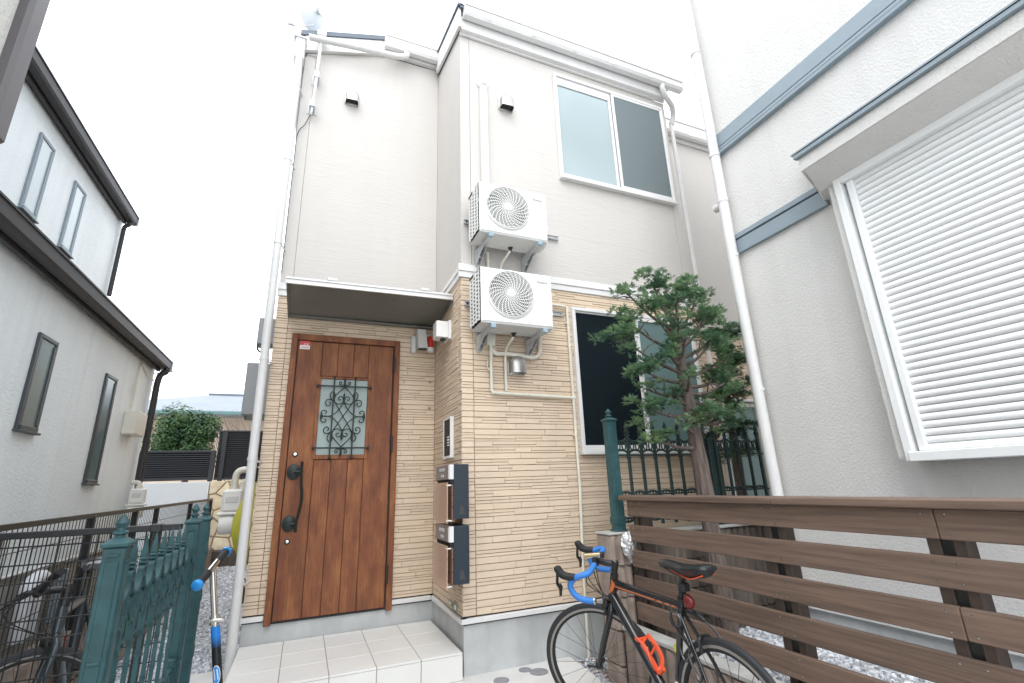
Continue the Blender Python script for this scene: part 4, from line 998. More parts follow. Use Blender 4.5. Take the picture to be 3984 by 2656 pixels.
# ================================================================== ribbed concrete block walls
def rib_block(L, Hh, T, ribs, seed):
    mb = MB(); r = random.Random(seed); mb.box(0, L, .012, T, 0, Hh, .004)
    wr = L/ribs
    for i in range(ribs):
        x = i*wr; k = 5
        prof = [(x+wr*.06+wr*.88*j/k, .012-.022*sin(pi*j/k)**.7) for j in range(k+1)]
        top = Hh-.002-(r.uniform(0, .012))
        v = [(a_, b_, zz) for zz in (.003, top) for a_, b_ in prof]
        n_ = len(prof); mb.add(v, [[j, j+1, n_+j+1, n_+j] for j in range(n_-1)]+[list(range(n_)), list(range(n_, 2*n_))])
    return mb
BW = thing('block_wall', 'brown ribbed concrete block wall with corner pillar under the green railing', 'wall', (2.06, 3.08, 0))
px0, px1, py0, py1 = 1.970, 2.140, 3.005, 3.17
for (z0, z1) in ((-.10, .10), (.103, .303), (.306, .494), (.497, .688), (.691, .888)):
    q = MB(); m_ = rib_block(px1-px0, z1-z0, .165, 3, int(z1*100)); q.add([(px0+p_[0], py0+p_[1], z0+p_[2]) for p_ in m_.v], m_.f)
    q.box(px0-.006, px0+.01, py0+.03, py1-.02, z0+.004, z1-.006, .004); q.build('block', 'block', BW)
q = MB(); q.box(px0-.01, px1, py0-.01, py1+.01, .8885, .902, .004); q.build('pillar_cap', 'coping', BW)
proto = None
row = 0
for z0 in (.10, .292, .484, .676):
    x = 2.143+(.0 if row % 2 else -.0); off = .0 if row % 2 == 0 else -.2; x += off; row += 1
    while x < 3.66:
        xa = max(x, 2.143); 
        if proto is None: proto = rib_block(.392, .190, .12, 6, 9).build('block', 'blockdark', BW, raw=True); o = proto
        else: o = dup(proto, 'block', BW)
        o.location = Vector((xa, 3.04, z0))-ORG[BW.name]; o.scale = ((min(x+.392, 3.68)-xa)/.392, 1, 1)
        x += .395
q = MB(); q.box(2.145, 3.68, 3.015, 3.17, .868, .888, .004); q.build('coping_slab', 'coping', BW)
LW = thing('planter_wall', 'low ribbed kerb wall with pale coping below the slat fence', 'wall', (2.03, 2, 0))
y = 2.985; pr2 = None
while y > -1.0:
    if pr2 is None:
        pr2 = rib_block(.392, .415, .07, 4, 3).build('block', 'block', LW, raw=True); o = pr2
    else: o = dup(pr2, 'block', LW)
    o.location = Vector((1.995, y, -.10))-ORG[LW.name]; o.rotation_euler = (0, 0, -pi/2); y -= .395
y = 2.98
while y > -1.0:
    q = MB(); q.box(1.985, 2.088, y-.595, y-.003, .317, .345, .006); q.build('coping_stone', 'coping', LW); y -= .6
# crumpled foil on the pillar
q = MB(); rf = random.Random(8); n_, k_ = 14, 9; v = []
for j in range(k_):
    t_ = j/(k_-1); z = .905-.20*t_
    for i in range(n_):
        a_ = 2*pi*i/n_; rr = (.060+.022*sin(pi*min(1, t_*1.25)))*(1-.55*max(0, t_-.75)/.25)*rf.uniform(.86, 1.12)
        v.append((2.118+rr*cos(a_)*.95+.012*t_, 2.975+rr*sin(a_)*.55, z+rf.uniform(-.008, .008)))
q.add(v, [[j*n_+i, j*n_+(i+1) % n_, (j+1)*n_+(i+1) % n_, (j+1)*n_+i] for j in range(k_-1) for i in range(n_)]+[list(range(n_)), list(range((k_-1)*n_, k_*n_))])
o = q.build('foil_wrap', 'foil'); o['label'] = 'crumpled silver foil wrapped at the top of the brown block pillar'; o['category'] = 'foil'

# ================================================================== green iron fences
def baluster_mb(full=True, z_tip=1.690, bar0=.93, w=.0100):
    """one picket in the XZ plane at x=0; z measured for the right hand fence"""
    m = MB(); dz = z_tip-1.690
    m.box(-w, w, -w, w, bar0, 1.56+dz, .002)
    m.lathe((0, 0, 0), [(.010, 1.545+dz), (.013, 1.60+dz), (.018, 1.61+dz), (.012, 1.625+dz), (.019, 1.64+dz), (.001, 1.692+dz)], 4, rot=pi/4)
    for k in range(6):
        a_ = k*pi/3+pi/6; m.prism([(.006*cos(a_+1.57), .006*sin(a_+1.57)+1.592+dz), (.030*cos(a_), .030*sin(a_)+1.592+dz), (.006*cos(a_-1.57), .006*sin(a_-1.57)+1.592+dz)], 'y', -.008, .008)
    m.box(-.022, .018, -.010, .010, 1.408+dz, 1.418+dz, .003); m.box(-.014, .014, -.009, .009, 1.396+dz, 1.404+dz, .003)
    return m
def bay_mb(s, dz=0):
    """ornament between two pickets, spanning x 0..s"""
    m = MB(); c_ = s/2
    m.tube([(c_+(c_-.006)*cos(a_), 0, 1.578+dz+.045*sin(a_)) for a_ in [pi+pi*i/8 for i in range(9)]], .0082, 6)
    for k in (.30, .70): m.tube([(s*k+.017*cos(a_), 0, 1.502+dz+.032*sin(a_)) for a_ in [2*pi*i/14 for i in range(14)]], .0062, 5, closed=True)
    m.tube([(c_+(c_-.004)*cos(a_), 0, 1.432+dz+.038*sin(a_)) for a_ in [pi*i/8 for i in range(9)]], .0088, 6)
    for z, sg in ((1.140, 1), (.985, -1)):
        m.tube([(c_+(c_-.004)*cos(a_), 0, z+dz+sg*.026*sin(a_)) for a_ in [pi*i/6 for i in range(7)]], .0085, 6)
        for k in (.28, .5, .72): m.lathe((s*k, 0, z+dz+sg*.018), [(.003, -.012), (.009, 0), (.003, .012)], 6)
    return m
GF = thing('iron_railing', 'dark green iron railing with spear tips on the block wall behind the tree', 'railing', (2.1, 3.05, .9))
SP = .1245; bx = [2.13+.128+SP*i for i in range(12)]
bal = None; bayo = None
for i, x in enumerate(bx):
    if x > 3.68: break
    if bal is None: bal = baluster_mb().build('baluster', 'green_backlit', GF, raw=True); o = bal
    else: o = dup(bal, 'baluster', GF)
    o.location = Vector((x, 3.085, 0))-ORG[GF.name]
for i in range(-1, 12):
    x = bx[0]+SP*i
    if x+SP > 3.72: break
    if bayo is None: bayo = bay_mb(SP).build('ornament', 'green_backlit', GF, raw=True, smooth=50, kind='stuff'); o = bayo
    else: o = dup(bayo, 'ornament', GF)
    o.location = Vector((x, 3.085, 0))-ORG[GF.name]
for (za, zb) in ((1.134, 1.146), (.978, .990), (1.424, 1.436)):
    q = MB(); q.box(2.14, 3.70, 3.077, 3.093, za, zb); q.build('rail', 'green_backlit', GF)
def iron_post(m, x, y, w, z0, ztip, base):
    zc_ = ztip-.085
    m.box(x-w, x+w, y-w, y+w, z0, zc_-.012, .003)
    for s in (-1, 1):
        m.box(x-w*.6, x+w*.6, y+s*w-.004, y+s*w+.004, z0+.04, zc_-.05, .002); m.box(x+s*w-.004, x+s*w+.004, y-w*.6, y+w*.6, z0+.04, zc_-.05, .002)
    m.add(*chunk_box(x-w*1.28, x+w*1.28, y-w*1.28, y+w*1.28, zc_-.012, zc_+.003, .004))
    m.lathe((x, y, zc_), [(w*1.6, .003), (w*.75, .016)], 4, rot=pi/4)
    m.lathe((x, y, zc_), [(w*.50, .014), (w*.44, .022), (w*.72, .026), (w*.72, .032), (w*.42, .036), (w*.40, .044), (w*.62, .052), (w*.66, .058), (w*.5, .066), (.001, .086)], 12)
    if base:
        m.box(x-w*1.25, x+w*1.25, y-w*1.25, y+w*1.25, z0, z0+.012, .003); m.lathe((x, y, z0), [(w*1.25, .012), (w*1.0, .05)], 4, rot=pi/4)
        m.box(x-w*1.18, x+w*1.18, y-w*1.18, y+w*1.18, z0+.05, z0+.10, .004)
q = MB(); iron_post(q, 2.110, 3.088, .037, .902, 1.782, True)
for z in (1.50, 1.12): q.lathe((2.08, 3.05, z), [(.006, 0), (.006, -.008)], 8, 'y')
q.build('post', 'green', GF, smooth=30)
q = MB(); q.box(3.04, 3.09, 3.06, 3.11, .888, 1.56, .004); q.box(3.12, 3.16, 3.065, 3.105, .888, 1.50, .004); q.build('mid_post', 'green_backlit', GF)

# ---- green gate on the left, running away from the camera
GG = thing('iron_gate', 'green ornate iron gate with spear tips in the left foreground', 'gate', (-.525, 2.5, -.1))
GX = -.515
def yz(m, y0):   # turn an XZ picket into the YZ plane
    return [(p_[1], p_[0], p_[2]) for p_ in m.v]
def ribbon(m, pts, hd, th, closed=False):
    """flat bar bent in the XZ plane, hd half depth along y, th half thickness"""
    P_ = [Vector((p_[0], 0, p_[1])) for p_ in pts]; k = len(P_); v = []
    for i in range(k):
        t_ = (P_[(i+1) % k]-P_[i-1]) if closed else (P_[min(i+1, k-1)]-P_[max(i-1, 0)]); t_.normalize(); nn = Vector((-t_.z, 0, t_.x))
        for a_, b_ in ((1, 1), (1, -1), (-1, -1), (-1, 1)): q_ = P_[i]+nn*th*a_; v.append((q_.x, hd*b_, q_.z))
    f = [[i*4+j, i*4+(j+1) % 4, ((i+1) % k)*4+(j+1) % 4, ((i+1) % k)*4+j] for i in range(k if closed else k-1) for j in range(4)]
    if not closed: f += [[0, 1, 2, 3], [(k-1)*4+j for j in range(4)]]
    m.add(v, f)
def ell(cx, cz, rx, rz_, a0, a1, n): return [(cx+rx*cos(a0+(a1-a0)*i/n), cz+rz_*sin(a0+(a1-a0)*i/n)) for i in range(n+1)]
def gate_picket():
    m = MB()
    m.box(-.0055, .0055, -.0115, .0115, -.05, .985, .002)
    m.add([(-.006, -.013, 1.042), (.006, -.013, 1.042), (.006, .013, 1.042), (-.006, .013, 1.042), (-.009, -.017, 1.058), (.009, -.017, 1.058), (.009, .017, 1.058), (-.009, .017, 1.058), (0, 0, 1.128)],
          [[0,1,5,4],[1,2,6,5],[2,3,7,6],[3,0,4,7],[4,5,8],[5,6,8],[6,7,8],[7,4,8],[3,2,1,0]])
    m.box(-.005, .005, -.011, .011, .985, 1.045)
    for z in (1.030, 1.042): m.box(-.017, .017, -.019, .019, z-.0045, z+.0045, .004)
    ribbon(m, ell(0, 1.004, .016, .016, 0, 2*pi, 14)[:-1], .016, .005, True)
    for z in (.715, .707, .699, .600, .592, .584): m.box(-.0075, .0075, -.0145, .0145, z-.0028, z+.0028, .001)
    ribbon(m, [(-.023, .785)]+ell(0, .835, .023, .046, pi, 0, 10)+[(.023, .785)], .014, .0045)
    m.box(-.024, .024, -.017, .017, .800, .812, .003); m.box(-.020, .020, -.015, .015, .772, .785, .003)
    return m
def gate_bay(s):
    m = MB(); c_ = s/2
    ribbon(m, ell(c_, 1.000, c_-.016, .062, pi, 2*pi, 12), .013, .0045)
    ribbon(m, ell(c_, .895, .022, .040, 0, 2*pi, 14)[:-1], .010, .004, True)
    ribbon(m, ell(c_, .835, c_-.026, .022, 0, pi, 8), .011, .004)
    for sx in (1, -1):
        ribbon(m, [(c_+sx*(c_-.012-.030*(1-cos(t_*4.2))), .43+.045*sin(t_*4.2)+.02*t_) for t_ in [i/10 for i in range(11)]], .012, .0045)
    ribbon(m, ell(c_, .335, c_-.006, .055, 0, pi, 10), .011, .0045)
    return m
gp = gb = None
ys_ = [2.120+.131*k for k in range(7)]
for y in ys_:
    if gp is None:
        m = gate_picket(); m.v = [(p_[1]*.64, p_[0], p_[2]) for p_ in m.v]; gp = m.build('baluster', 'green', GG, raw=True, smooth=30); o = gp
    else: o = dup(gp, 'baluster', GG)
    o.location = Vector((GX, y, 0))-ORG[GG.name]
for k in range(-1, 7):
    if gb is None:
        m = gate_bay(.131); m.v = [(p_[1]*.80, p_[0], p_[2]) for p_ in m.v]; gb = m.build('ornament', 'green', GG, raw=True, smooth=45, kind='stuff'); o = gb
    else: o = dup(gb, 'ornament', GG)
    o.location = Vector((GX, 2.120+.131*k, 0))-ORG[GG.name]
for (y, z0) in ((1.94, -.1), (3.085, -.1)):
    q = MB(); iron_post(q, GX, y, (.029 if y < 2 else .028), z0, 1.206 if y < 2 else 1.212, False); q.box(GX-.016, GX+.016, y-.037, y-.028, 1.085, 1.09); q.box(GX-.015, GX+.015, y-.038, y-.028, .798, .806, .002)
    q.build('post', 'green', GG, smooth=30)
for (za, zb) in ((.02, .05), (.30, .325)):
    q = MB(); q.box(GX-.008, GX+.008, 1.975, 3.05, za, zb); q.build('rail', 'green', GG)
q = MB(); q.box(GX-.02, GX+.02, 3.0, 3.05, .48, .52, .006); q.tube([(GX+.03, 3.02, .50), (GX+.03, 3.10, .50)], .009, 8); q.lathe((GX+.03, 3.05, .94), [(.012, -.01), (.012, .01)], 10); q.build('latch', 'green', GG)
q = MB(); iron_post(q, GX, 3.40, .028, -.1, 1.210, False)
for z in (.95, .72, .45): q.tube([(GX+.028, 3.40+.02*cos(a_), z+.03*sin(a_)) for a_ in [2*pi*i/12 for i in range(12)]], .007, 6, closed=True)
o = q.build('gate_post', 'green', smooth=30); o['label'] = 'far green iron gate post standing just behind the gate'; o['category'] = 'post'

# ================================================================== black mesh fences
MF = thing('mesh_fence', 'black wire mesh fence panel with square rail beside the green gate', 'fence', (-.9, 3.0, 0))
q = MB(); q.box(-2.6, GX-.035, 2.985, 3.02, 1.093, 1.122, .003); q.build('top_rail', 'black', MF)
hw = None; z = 1.058
while z > -.05:
    if hw is None:
        q = MB(); q.tube([(-2.6, 3.0, 0), (GX-.04, 3.0, 0)], .0032, 6); hw = q.build('wire', 'black', MF, raw=True); o = hw
    else: o = dup(hw, 'wire', MF)
    o.location = Vector((0, 0, z))-ORG[MF.name]; z -= .0765
vw = None; x = -.60
while x > -2.6:
    if vw is None:
        q = MB(); q.tube([(0, 3.004, -.1), (0, 3.004, 1.095)], .0026, 5); vw = q.build('wire', 'black', MF, raw=True); o = vw
    else: o = dup(vw, 'wire', MF)
    o.location = Vector((x, 0, 0))-ORG[MF.name]; x -= .047
for x in (-.655, -1.255, -1.86):
    q = MB(); q.box(x-.017, x+.017, 3.008, 3.04, -.1, 1.125, .003); q.box(x-.024, x+.024, 2.98, 3.042, 1.088, 1.126, .004); q.build('post', 'black', MF)
MF2 = thing('mesh_fence', 'long black wire mesh fence on the low block wall along the left house', 'fence', (-1.3, 6, .47))
FY0, FY1, FXx = 2.6, 8.92, -1.30
rz = lambda y: 1.138+.0095*(y-3)
q = MB(); q.hexa([(FXx-.016, FY0, rz(FY0)-.014), (FXx+.016, FY0, rz(FY0)-.014), (FXx+.016, FY1, rz(FY1)-.014), (FXx-.016, FY1, rz(FY1)-.014)], [(FXx-.016, FY0, rz(FY0)+.014), (FXx+.016, FY0, rz(FY0)+.014), (FXx+.016, FY1, rz(FY1)+.014), (FXx-.016, FY1, rz(FY1)+.014)]); q.build('top_rail', 'black', MF2)
for y in (4.24, 5.18, 5.85, 7.40, 8.90):
    q = MB(); q.box(FXx-.02, FXx+.02, y-.02, y+.02, .46, rz(y), .003); q.build('post', 'black', MF2)
q = MB(); y = FY0
while y < FY1: q.tube([(FXx, y, .47), (FXx, y, rz(y))], .0026, 4); y += .05
z = .55
while z < 1.12: q.tube([(FXx+.004, FY0, z), (FXx+.004, FY1, z+.05)], .003, 4); z += .115
q.build('wire_mesh', 'black', MF2, kind='stuff')
BL = thing('kerb_block_wall', 'low brown ribbed block wall carrying the long mesh fence', 'wall', (-1.3, 6, 0))
y = 3.45; pb = None
while y < 9.0:
    for z0 in (-.10, .187):
        if pb is None: pb = rib_block(.392, .283, .12, 5, 5).build('block', 'block', BL, raw=True); o = pb
        else: o = dup(pb, 'block', BL)
        o.location = Vector((-1.36, y, z0))-ORG[BL.name]; o.rotation_euler = (0, 0, pi/2); 
        o.location = Vector((-1.245, y, z0))-ORG[BL.name]
    y += .395
q = MB(); q.box(-1.90, -1.37, 2.5, 9.28, -.1, .06); q.build('side_strip', 'soil', kind='structure')

# ================================================================== left house
XH = -1.90
LH = thing('grey_stucco_house', 'pale grey stucco house on the left with slit windows and dark eaves', 'house', (-2.2, 5, 0))
q = MB(); q.box(-8, XH, 1.0, 7.30, .755, 2.88); q.build('lower_wall', 'stucco_l', LH)
q = MB(); q.box(-8, XH+.012, 1.0, 7.31, .735, .758, .003); q.build('drip_edge', 'white', LH)
q = MB(); q.box(-8, XH-.02, 1.0, 7.28, -.1, .735); q.build('foundation', 'foundl' if 'foundl' in M else 'concrete', LH)
q = MB(); q.box(-8, -2.5, 1.0, 7.12, 2.9, 4.80); q.build('upper_wall', 'stucco_l', LH)
def eave(xw, ox, ye, zs, name):
    c = MB(); c.box(xw-.01, xw+ox-.05, 1.0, ye, zs, zs+.02); c.box(xw+ox-.07, xw+ox-.035, 1.0, ye+.02, zs-.035, zs+.13, .004); c.build(name+'_soffit', 'darkbrown', LH)
    c = MB(); x1 = xw+ox; prof = [(x1-.035, zs+.12), (x1-.035, zs+.01), (x1-.02, zs-.005), (x1+.045, zs-.005), (x1+.06, zs+.015), (x1+.062, zs+.10), (x1+.07, zs+.10), (x1+.07, zs+.115), (x1+.052, zs+.115), (x1+.05, zs+.03), (x1-.02, zs+.02), (x1-.022, zs+.12)]
    c.prism(prof, 'y', 1.0, ye+.08); c.build(name+'_gutter', 'darkbrown', LH)
    c = MB(); c.box(x1-.05, x1+.075, ye+.08, ye+.10, zs-.01, zs+.12, .004); c.box(x1-.08, x1+.02, ye+.02, ye+.10, zs+.0, zs+.07, .01); c.build(name+'_end', 'acgrey', LH)
eave(XH, .11, 7.22, 2.835, 'eave'); eave(-2.5, .10, 7.02, 4.745, 'upper_eave')
q = MB(); q.hexa([(-1.76, 1.0, 2.935), (-1.76, 7.30, 2.935), (-2.5, 7.25, 3.68), (-2.5, 1.0, 3.68)], [(-1.76, 1.0, 2.965), (-1.76, 7.30, 2.965), (-2.5, 7.25, 3.71), (-2.5, 1.0, 3.71)]); q.build('skirt_roof', 'darkbrown', LH)
q = MB(); q.hexa([(-2.39, 1.0, 4.845), (-2.39, 7.1, 4.845), (-5.5, 7.1, 6.6), (-5.5, 1.0, 6.6)], [(-2.39, 1.0, 4.865), (-2.39, 7.1, 4.865), (-5.5, 7.1, 6.64), (-5.5, 1.0, 6.64)]); q.build('roof', 'darkbrown', LH)
def slit(x, y0, y1, z0, z1, m, fm):
    w_ = MB(); fw = .024; d = .022
    w_.box(x, x+d, y0, y0+fw, z0, z1, .004); w_.box(x, x+d, y1-fw, y1, z0, z1, .004); w_.box(x, x+d, y0+fw, y1-fw, z1-fw*1.3, z1, .004); w_.box(x, x+d+.012, y0+fw, y1-fw, z0, z0+fw*1.4, .004); w_.box(x, x+d+.02, y0-.01, y1+.01, z0-.016, z0, .003)
    o = w_.build('window', fm, LH)
    q = MB(); q.box(x, x+.012, y0+fw, y1-fw, z0+fw*1.4, z1-fw*1.3); q.build('pane', m, o)
    q = MB(); q.box(x, x+.022, y0+fw, y0+fw+.02, z0+.05, z1-.05, .002); q.box(x, x+.022, y1-fw-.02, y1-fw, z0+.05, z1-.05, .002); q.build('sash', fm, o)
slit(XH, 4.415, 4.707, 1.745, 2.452, 'pane_slit', 'slitframe' if 'slitframe' in M else 'bluegrey'); slit(XH, 5.772, 6.072, 1.402, 2.448, 'pane_slit', 'slitframe' if 'slitframe' in M else 'bluegrey')
slit(-2.5, 4.985, 5.255, 3.73, 4.512, 'pane_slit_up', 'bluegrey'); slit(-2.5, 5.740, 6.013, 3.73, 4.50, 'pane_slit_up', 'bluegrey'); slit(-2.5, 4.22, 4.49, 3.73, 4.51, 'pane_slit_up', 'bluegrey')
q = MB(); q.tube(smooth_path([(-1.75, 7.20, 2.84), (-1.75, 7.19, 2.79), (-1.80, 7.17, 2.74), (-1.82, 7.18, 2.62)], 3)+[(-1.82, 7.17, 1.8), (-1.82, 7.17, .4)], .036, 8)
q.build('downpipe', 'darkbrown', LH, smooth=50)
q = MB(); q.tube(smooth_path([(-2.40, 7.02, 4.74), (-2.40, 7.03, 4.70), (-2.44, 7.03, 4.66), (-2.45, 7.05, 4.52)], 3)+[(-2.45, 7.05, 3.70)], .026, 8); q.build('downpipe', 'darkbrown', LH, smooth=50)
# near house corner at the top left
NH = thing('near_stucco_house', 'beige rough stucco house corner with a dark downpipe at top left', 'house', (-1.75, 2.0, 0))
q = MB(); q.box(-7, -1.72, -3, 2.94, -.1, 5.8); q.build('wall', 'stucco_n', NH)
q = MB(); q.box(-1.745, -1.66, 2.935, 3.075, 3.12, 5.9, .02); q.build('downpipe', 'nearpipe' if 'nearpipe' in M else 'darkbrown', NH)
q = MB(); q.box(-1.75, -1.70, 3.06, 3.11, -.1, 5.8, .004); q.build('lit_edge_strip', 'white', NH)  # white strip standing in for the lit wall edge beside the downpipe
q = MB(); q.tube([(-1.70, 3.00, 3.16), (-1.70, 3.00, 3.08), (-1.73, 3.02, 3.02), (-1.73, 3.02, -.1)], .02, 8); q.build('lower_pipe', 'pvc', NH, smooth=50)
q = MB(); q.box(-1.76, -1.60, 1.2, 2.80, 4.50, 4.60, .01); q.build('eave_board', 'darkbrown', NH)

# meter box, gas meters, pipes on the left
t = thing('meter_box', 'cream electricity meter box on the grey house wall by its downpipe', 'meter box', (XH, 6.68, 1.93))
q = MB(); q.box(XH, XH+.13, 6.50, 6.86, 1.93, 2.19, .01); q.build('case', 'ivory', t)
q = MB(); q.box(XH+.02, XH+.11, 6.862, 6.93, 2.03, 2.19, .008); q.build('meter', 'acdark', t)
q = MB(); q.tube(smooth_path([(XH+.02, 6.62, 2.19), (XH+.02, 6.62, 2.5), (XH+.02, 6.66, 2.72), (XH+.02, 6.76, 2.77), (XH+.02, 6.98, 2.70), (XH+.05, 7.12, 2.66)], 3), .012, 6); q.build('cable_conduit', 'ivory', t, smooth=50)
def gas_meter(loc, s, label, pipes, zrot=0):
    t = thing('gas_meter', label, 'gas meter', loc, 'gas meters'); X, Y, Z = loc
    q = MB(); q.box(X-.085*s, X+.085*s, Y-.07*s, Y+.07*s, Z+.20*s, Z+.40*s, .02*s); q.box(X-.11*s, X+.11*s, Y-.075*s, Y+.075*s, Z+.175*s, Z+.20*s, .008*s); q.build('case', 'meterwhite' if 'meterwhite' in M else 'ivory', t)
    q = MB(); q.lathe((X-.03*s, Y-.01*s, Z+.095*s), [(.07*s, -.055*s), (.075*s, 0), (.07*s, .055*s)], 14, 'x', sq=1.2); q.box(X-.09*s, X+.09*s, Y-.05*s, Y+.05*s, Z+.02*s, Z+.18*s, .02*s); q.build('bellows', 'meterwhite' if 'meterwhite' in M else 'ivory', t, smooth=40)
    q = MB(); q.box(X-.05*s, X+.05*s, Y-.074*s, Y-.066*s, Z+.28*s, Z+.34*s, .003); q.build('dial', 'acgrey', t)
    for pts in pipes:
        q = MB(); q.tube(smooth_path(pts, 3), .03*s, 10)
        q.lathe((pts[0][0], pts[0][1], pts[0][2]), [(.042*s, -.01), (.042*s, .03)], 10); q.build('pipe', 'ivory', t, smooth=50)
gas_meter((-.60, 5.30, .90), 1.0, 'white gas meter on the house side wall behind the left downpipe', [[(-.60, 5.30, 1.30), (-.60, 5.30, 1.40), (-.585, 5.30, 1.455), (-.53, 5.30, 1.475), (-.40, 5.30, 1.475)], [(-.53, 5.32, 1.30), (-.53, 5.32, 1.36), (-.40, 5.32, 1.38)]])
gas_meter((-1.76, 6.98, 1.02), .85, 'small white gas meter at the far corner of the grey house', [[(-1.76, 6.98, 1.36), (-1.77, 6.98, 1.42), (-1.84, 6.98, 1.43)], [(-1.80, 6.95, 1.03), (-1.80, 6.95, .8), (-1.80, 6.95, .4)]])
t = thing('insulated_pipes', 'pair of white wrapped pipes bending into the grey house foundation', 'pipes', (-1.80, 5.1, .4))
for k, y in enumerate((4.92, 5.08)):
    q = MB(); q.tube(smooth_path([(-1.80, y+.02, .30), (-1.80, y, .60), (-1.80, y+.05, .685-.02*k), (-1.80, y+.18, .70-.03*k), (-1.84, y+.24, .62), (-1.90, y+.25, .58)], 4), .052-.012*k, 10); q.build('pipe', 'pipewrap', t, smooth=50)
q = MB(); q.box(-1.86, -1.80, 5.48, 5.62, .3, .70, .01); o = q.build('drain_shaft', 'bluegrey'); o['label'] = 'blue grey square drain pipe beside the white wrapped pipes'; o['category'] = 'drain pipe'
t = thing('heater_box', 'large grey equipment box on the house side wall behind the downpipe', 'equipment box', (-.45, 5.6, 2.0))
q = MB(); q.box(-.655, XL-.01, 5.55, 6.0, 2.03, 2.585, .01); q.build('case', 'greybox' if 'greybox' in M else 'acgrey', t)
q = MB(); q.box(-.62, -.60, 5.53, 5.55, 1.98, 2.02); q.build('foot', 'black', t); q = MB(); q.box(-.40, XL-.005, 5.40, 5.52, 2.02, 2.10, .006); q.build('socket', 'black', t)
t = thing('junction_box', 'small grey box high on the house side wall near the awning', 'electrical box', (-.44, 4.9, 2.55))
q = MB(); q.box(-.52, XL-.012, 4.86, 5.02, 2.60, 2.865, .01); q.build('case', 'greybox' if 'greybox' in M else 'acgrey', t)
q = MB(); q.tube(smooth_path([(-.51, 4.87, 2.60), (-.505, 4.87, 2.55), (-.47, 4.87, 2.52), (-.40, 4.87, 2.50)], 3), .008, 6); q.build('cable', 'black', t)
t = thing('yellow_cover', 'yellow-green cover sheet hanging along the house side wall', 'cover', (-.42, 4.75, .7))
q = MB(); v = []; n1, n2 = 8, 10
for j in range(n2+1):
    f_ = j/n2; z = .68+.70*f_; bul = max(.02, sin(pi*(.12+.80*f_))**1.0)*(1-.45*f_)
    for i in range(n1+1):
        g_ = i/n1; v.append((XL-.010-.205*bul*g_-.006*sin(i*2.2+j*.6)*g_, 4.545+.30*g_+.05*f_, z+.03*g_))
q.add(v, [[j*(n1+1)+i, j*(n1+1)+i+1, (j+1)*(n1+1)+i+1, (j+1)*(n1+1)+i] for j in range(n2) for i in range(n1)])
q.build('sheet', 'yellow', t, smooth=60)

# ================================================================== end of the alley
t = thing('white_garden_wall', 'low plain white wall at the end of the alley', 'wall', (-1.8, 9.4, 0))
q = MB(); q.box(-4.5, -1.415, 9.30, 9.46, -.2, 1.47, .004); q.build('wall', 'whitewall' if 'whitewall' in M else 'stucco_l', t)
RP = thing('rubble_wall', 'yellowish random rubble stone wall at the end of the alley', 'wall', (-1.1, 9.4, 0))
q = MB(); q.box(-1.41, .3, 9.325, 9.5, .42, 1.475); q.build('mortar_bed', 'mortar', RP)
q = MB(); q.box(-1.44, .3, 9.22, 9.5, -.2, .42, .01); q.build('kerb', 'soil', RP)
rs = random.Random(12)
seeds = []
for a_ in range(-1, 8):
    for b_ in range(-1, 7): seeds.append((-1.50+.225*a_+(.11 if b_ % 2 else 0)+rs.uniform(-.07, .07), .34+.205*b_+rs.uniform(-.06, .06)))
def clip(poly, mx, mz, nx_, nz_):
    out = []
    for k in range(len(poly)):
        p_, q_ = poly[k], poly[(k+1) % len(poly)]
        dp, dq = (p_[0]-mx)*nx_+(p_[1]-mz)*nz_, (q_[0]-mx)*nx_+(q_[1]-mz)*nz_
        if dp <= 0: out.append(p_)
        if dp*dq < 0: t_ = dp/(dp-dq); out.append((p_[0]+(q_[0]-p_[0])*t_, p_[1]+(q_[1]-p_[1])*t_))
    return out
for (sx_, sz_) in seeds:
    poly = [(-1.408, .424), (.0, .424), (.0, 1.472), (-1.408, 1.472)]
    for (ox, oz) in seeds:
        d_ = math.hypot(ox-sx_, oz-sz_)
        if 0 < d_ < .75 and poly: nx_, nz_ = (ox-sx_)/d_, (oz-sz_)/d_; poly = clip(poly, (sx_+ox)/2-nx_*.008, (sz_+oz)/2-nz_*.008, nx_, nz_)
    if len(poly) < 3: continue
    cx, cz = sum(p_[0] for p_ in poly)/len(poly), sum(p_[1] for p_ in poly)/len(poly)
    if max(p_[0] for p_ in poly)-min(p_[0] for p_ in poly) < .05: continue
    n_ = len(poly); dep = rs.uniform(.0, .008); q = MB()
    v = [(p_[0], 9.33, p_[1]) for p_ in poly]+[(cx+(p_[0]-cx)*.95, 9.306-dep, cz+(p_[1]-cz)*.95) for p_ in poly]+[(cx, 9.302-dep, cz)]
    q.add(v, [[k, (k+1) % n_, n_+(k+1) % n_, n_+k] for k in range(n_)]+[[n_+k, n_+(k+1) % n_, 2*n_] for k in range(n_)])
    q.build('stone', 'rubble', RP)
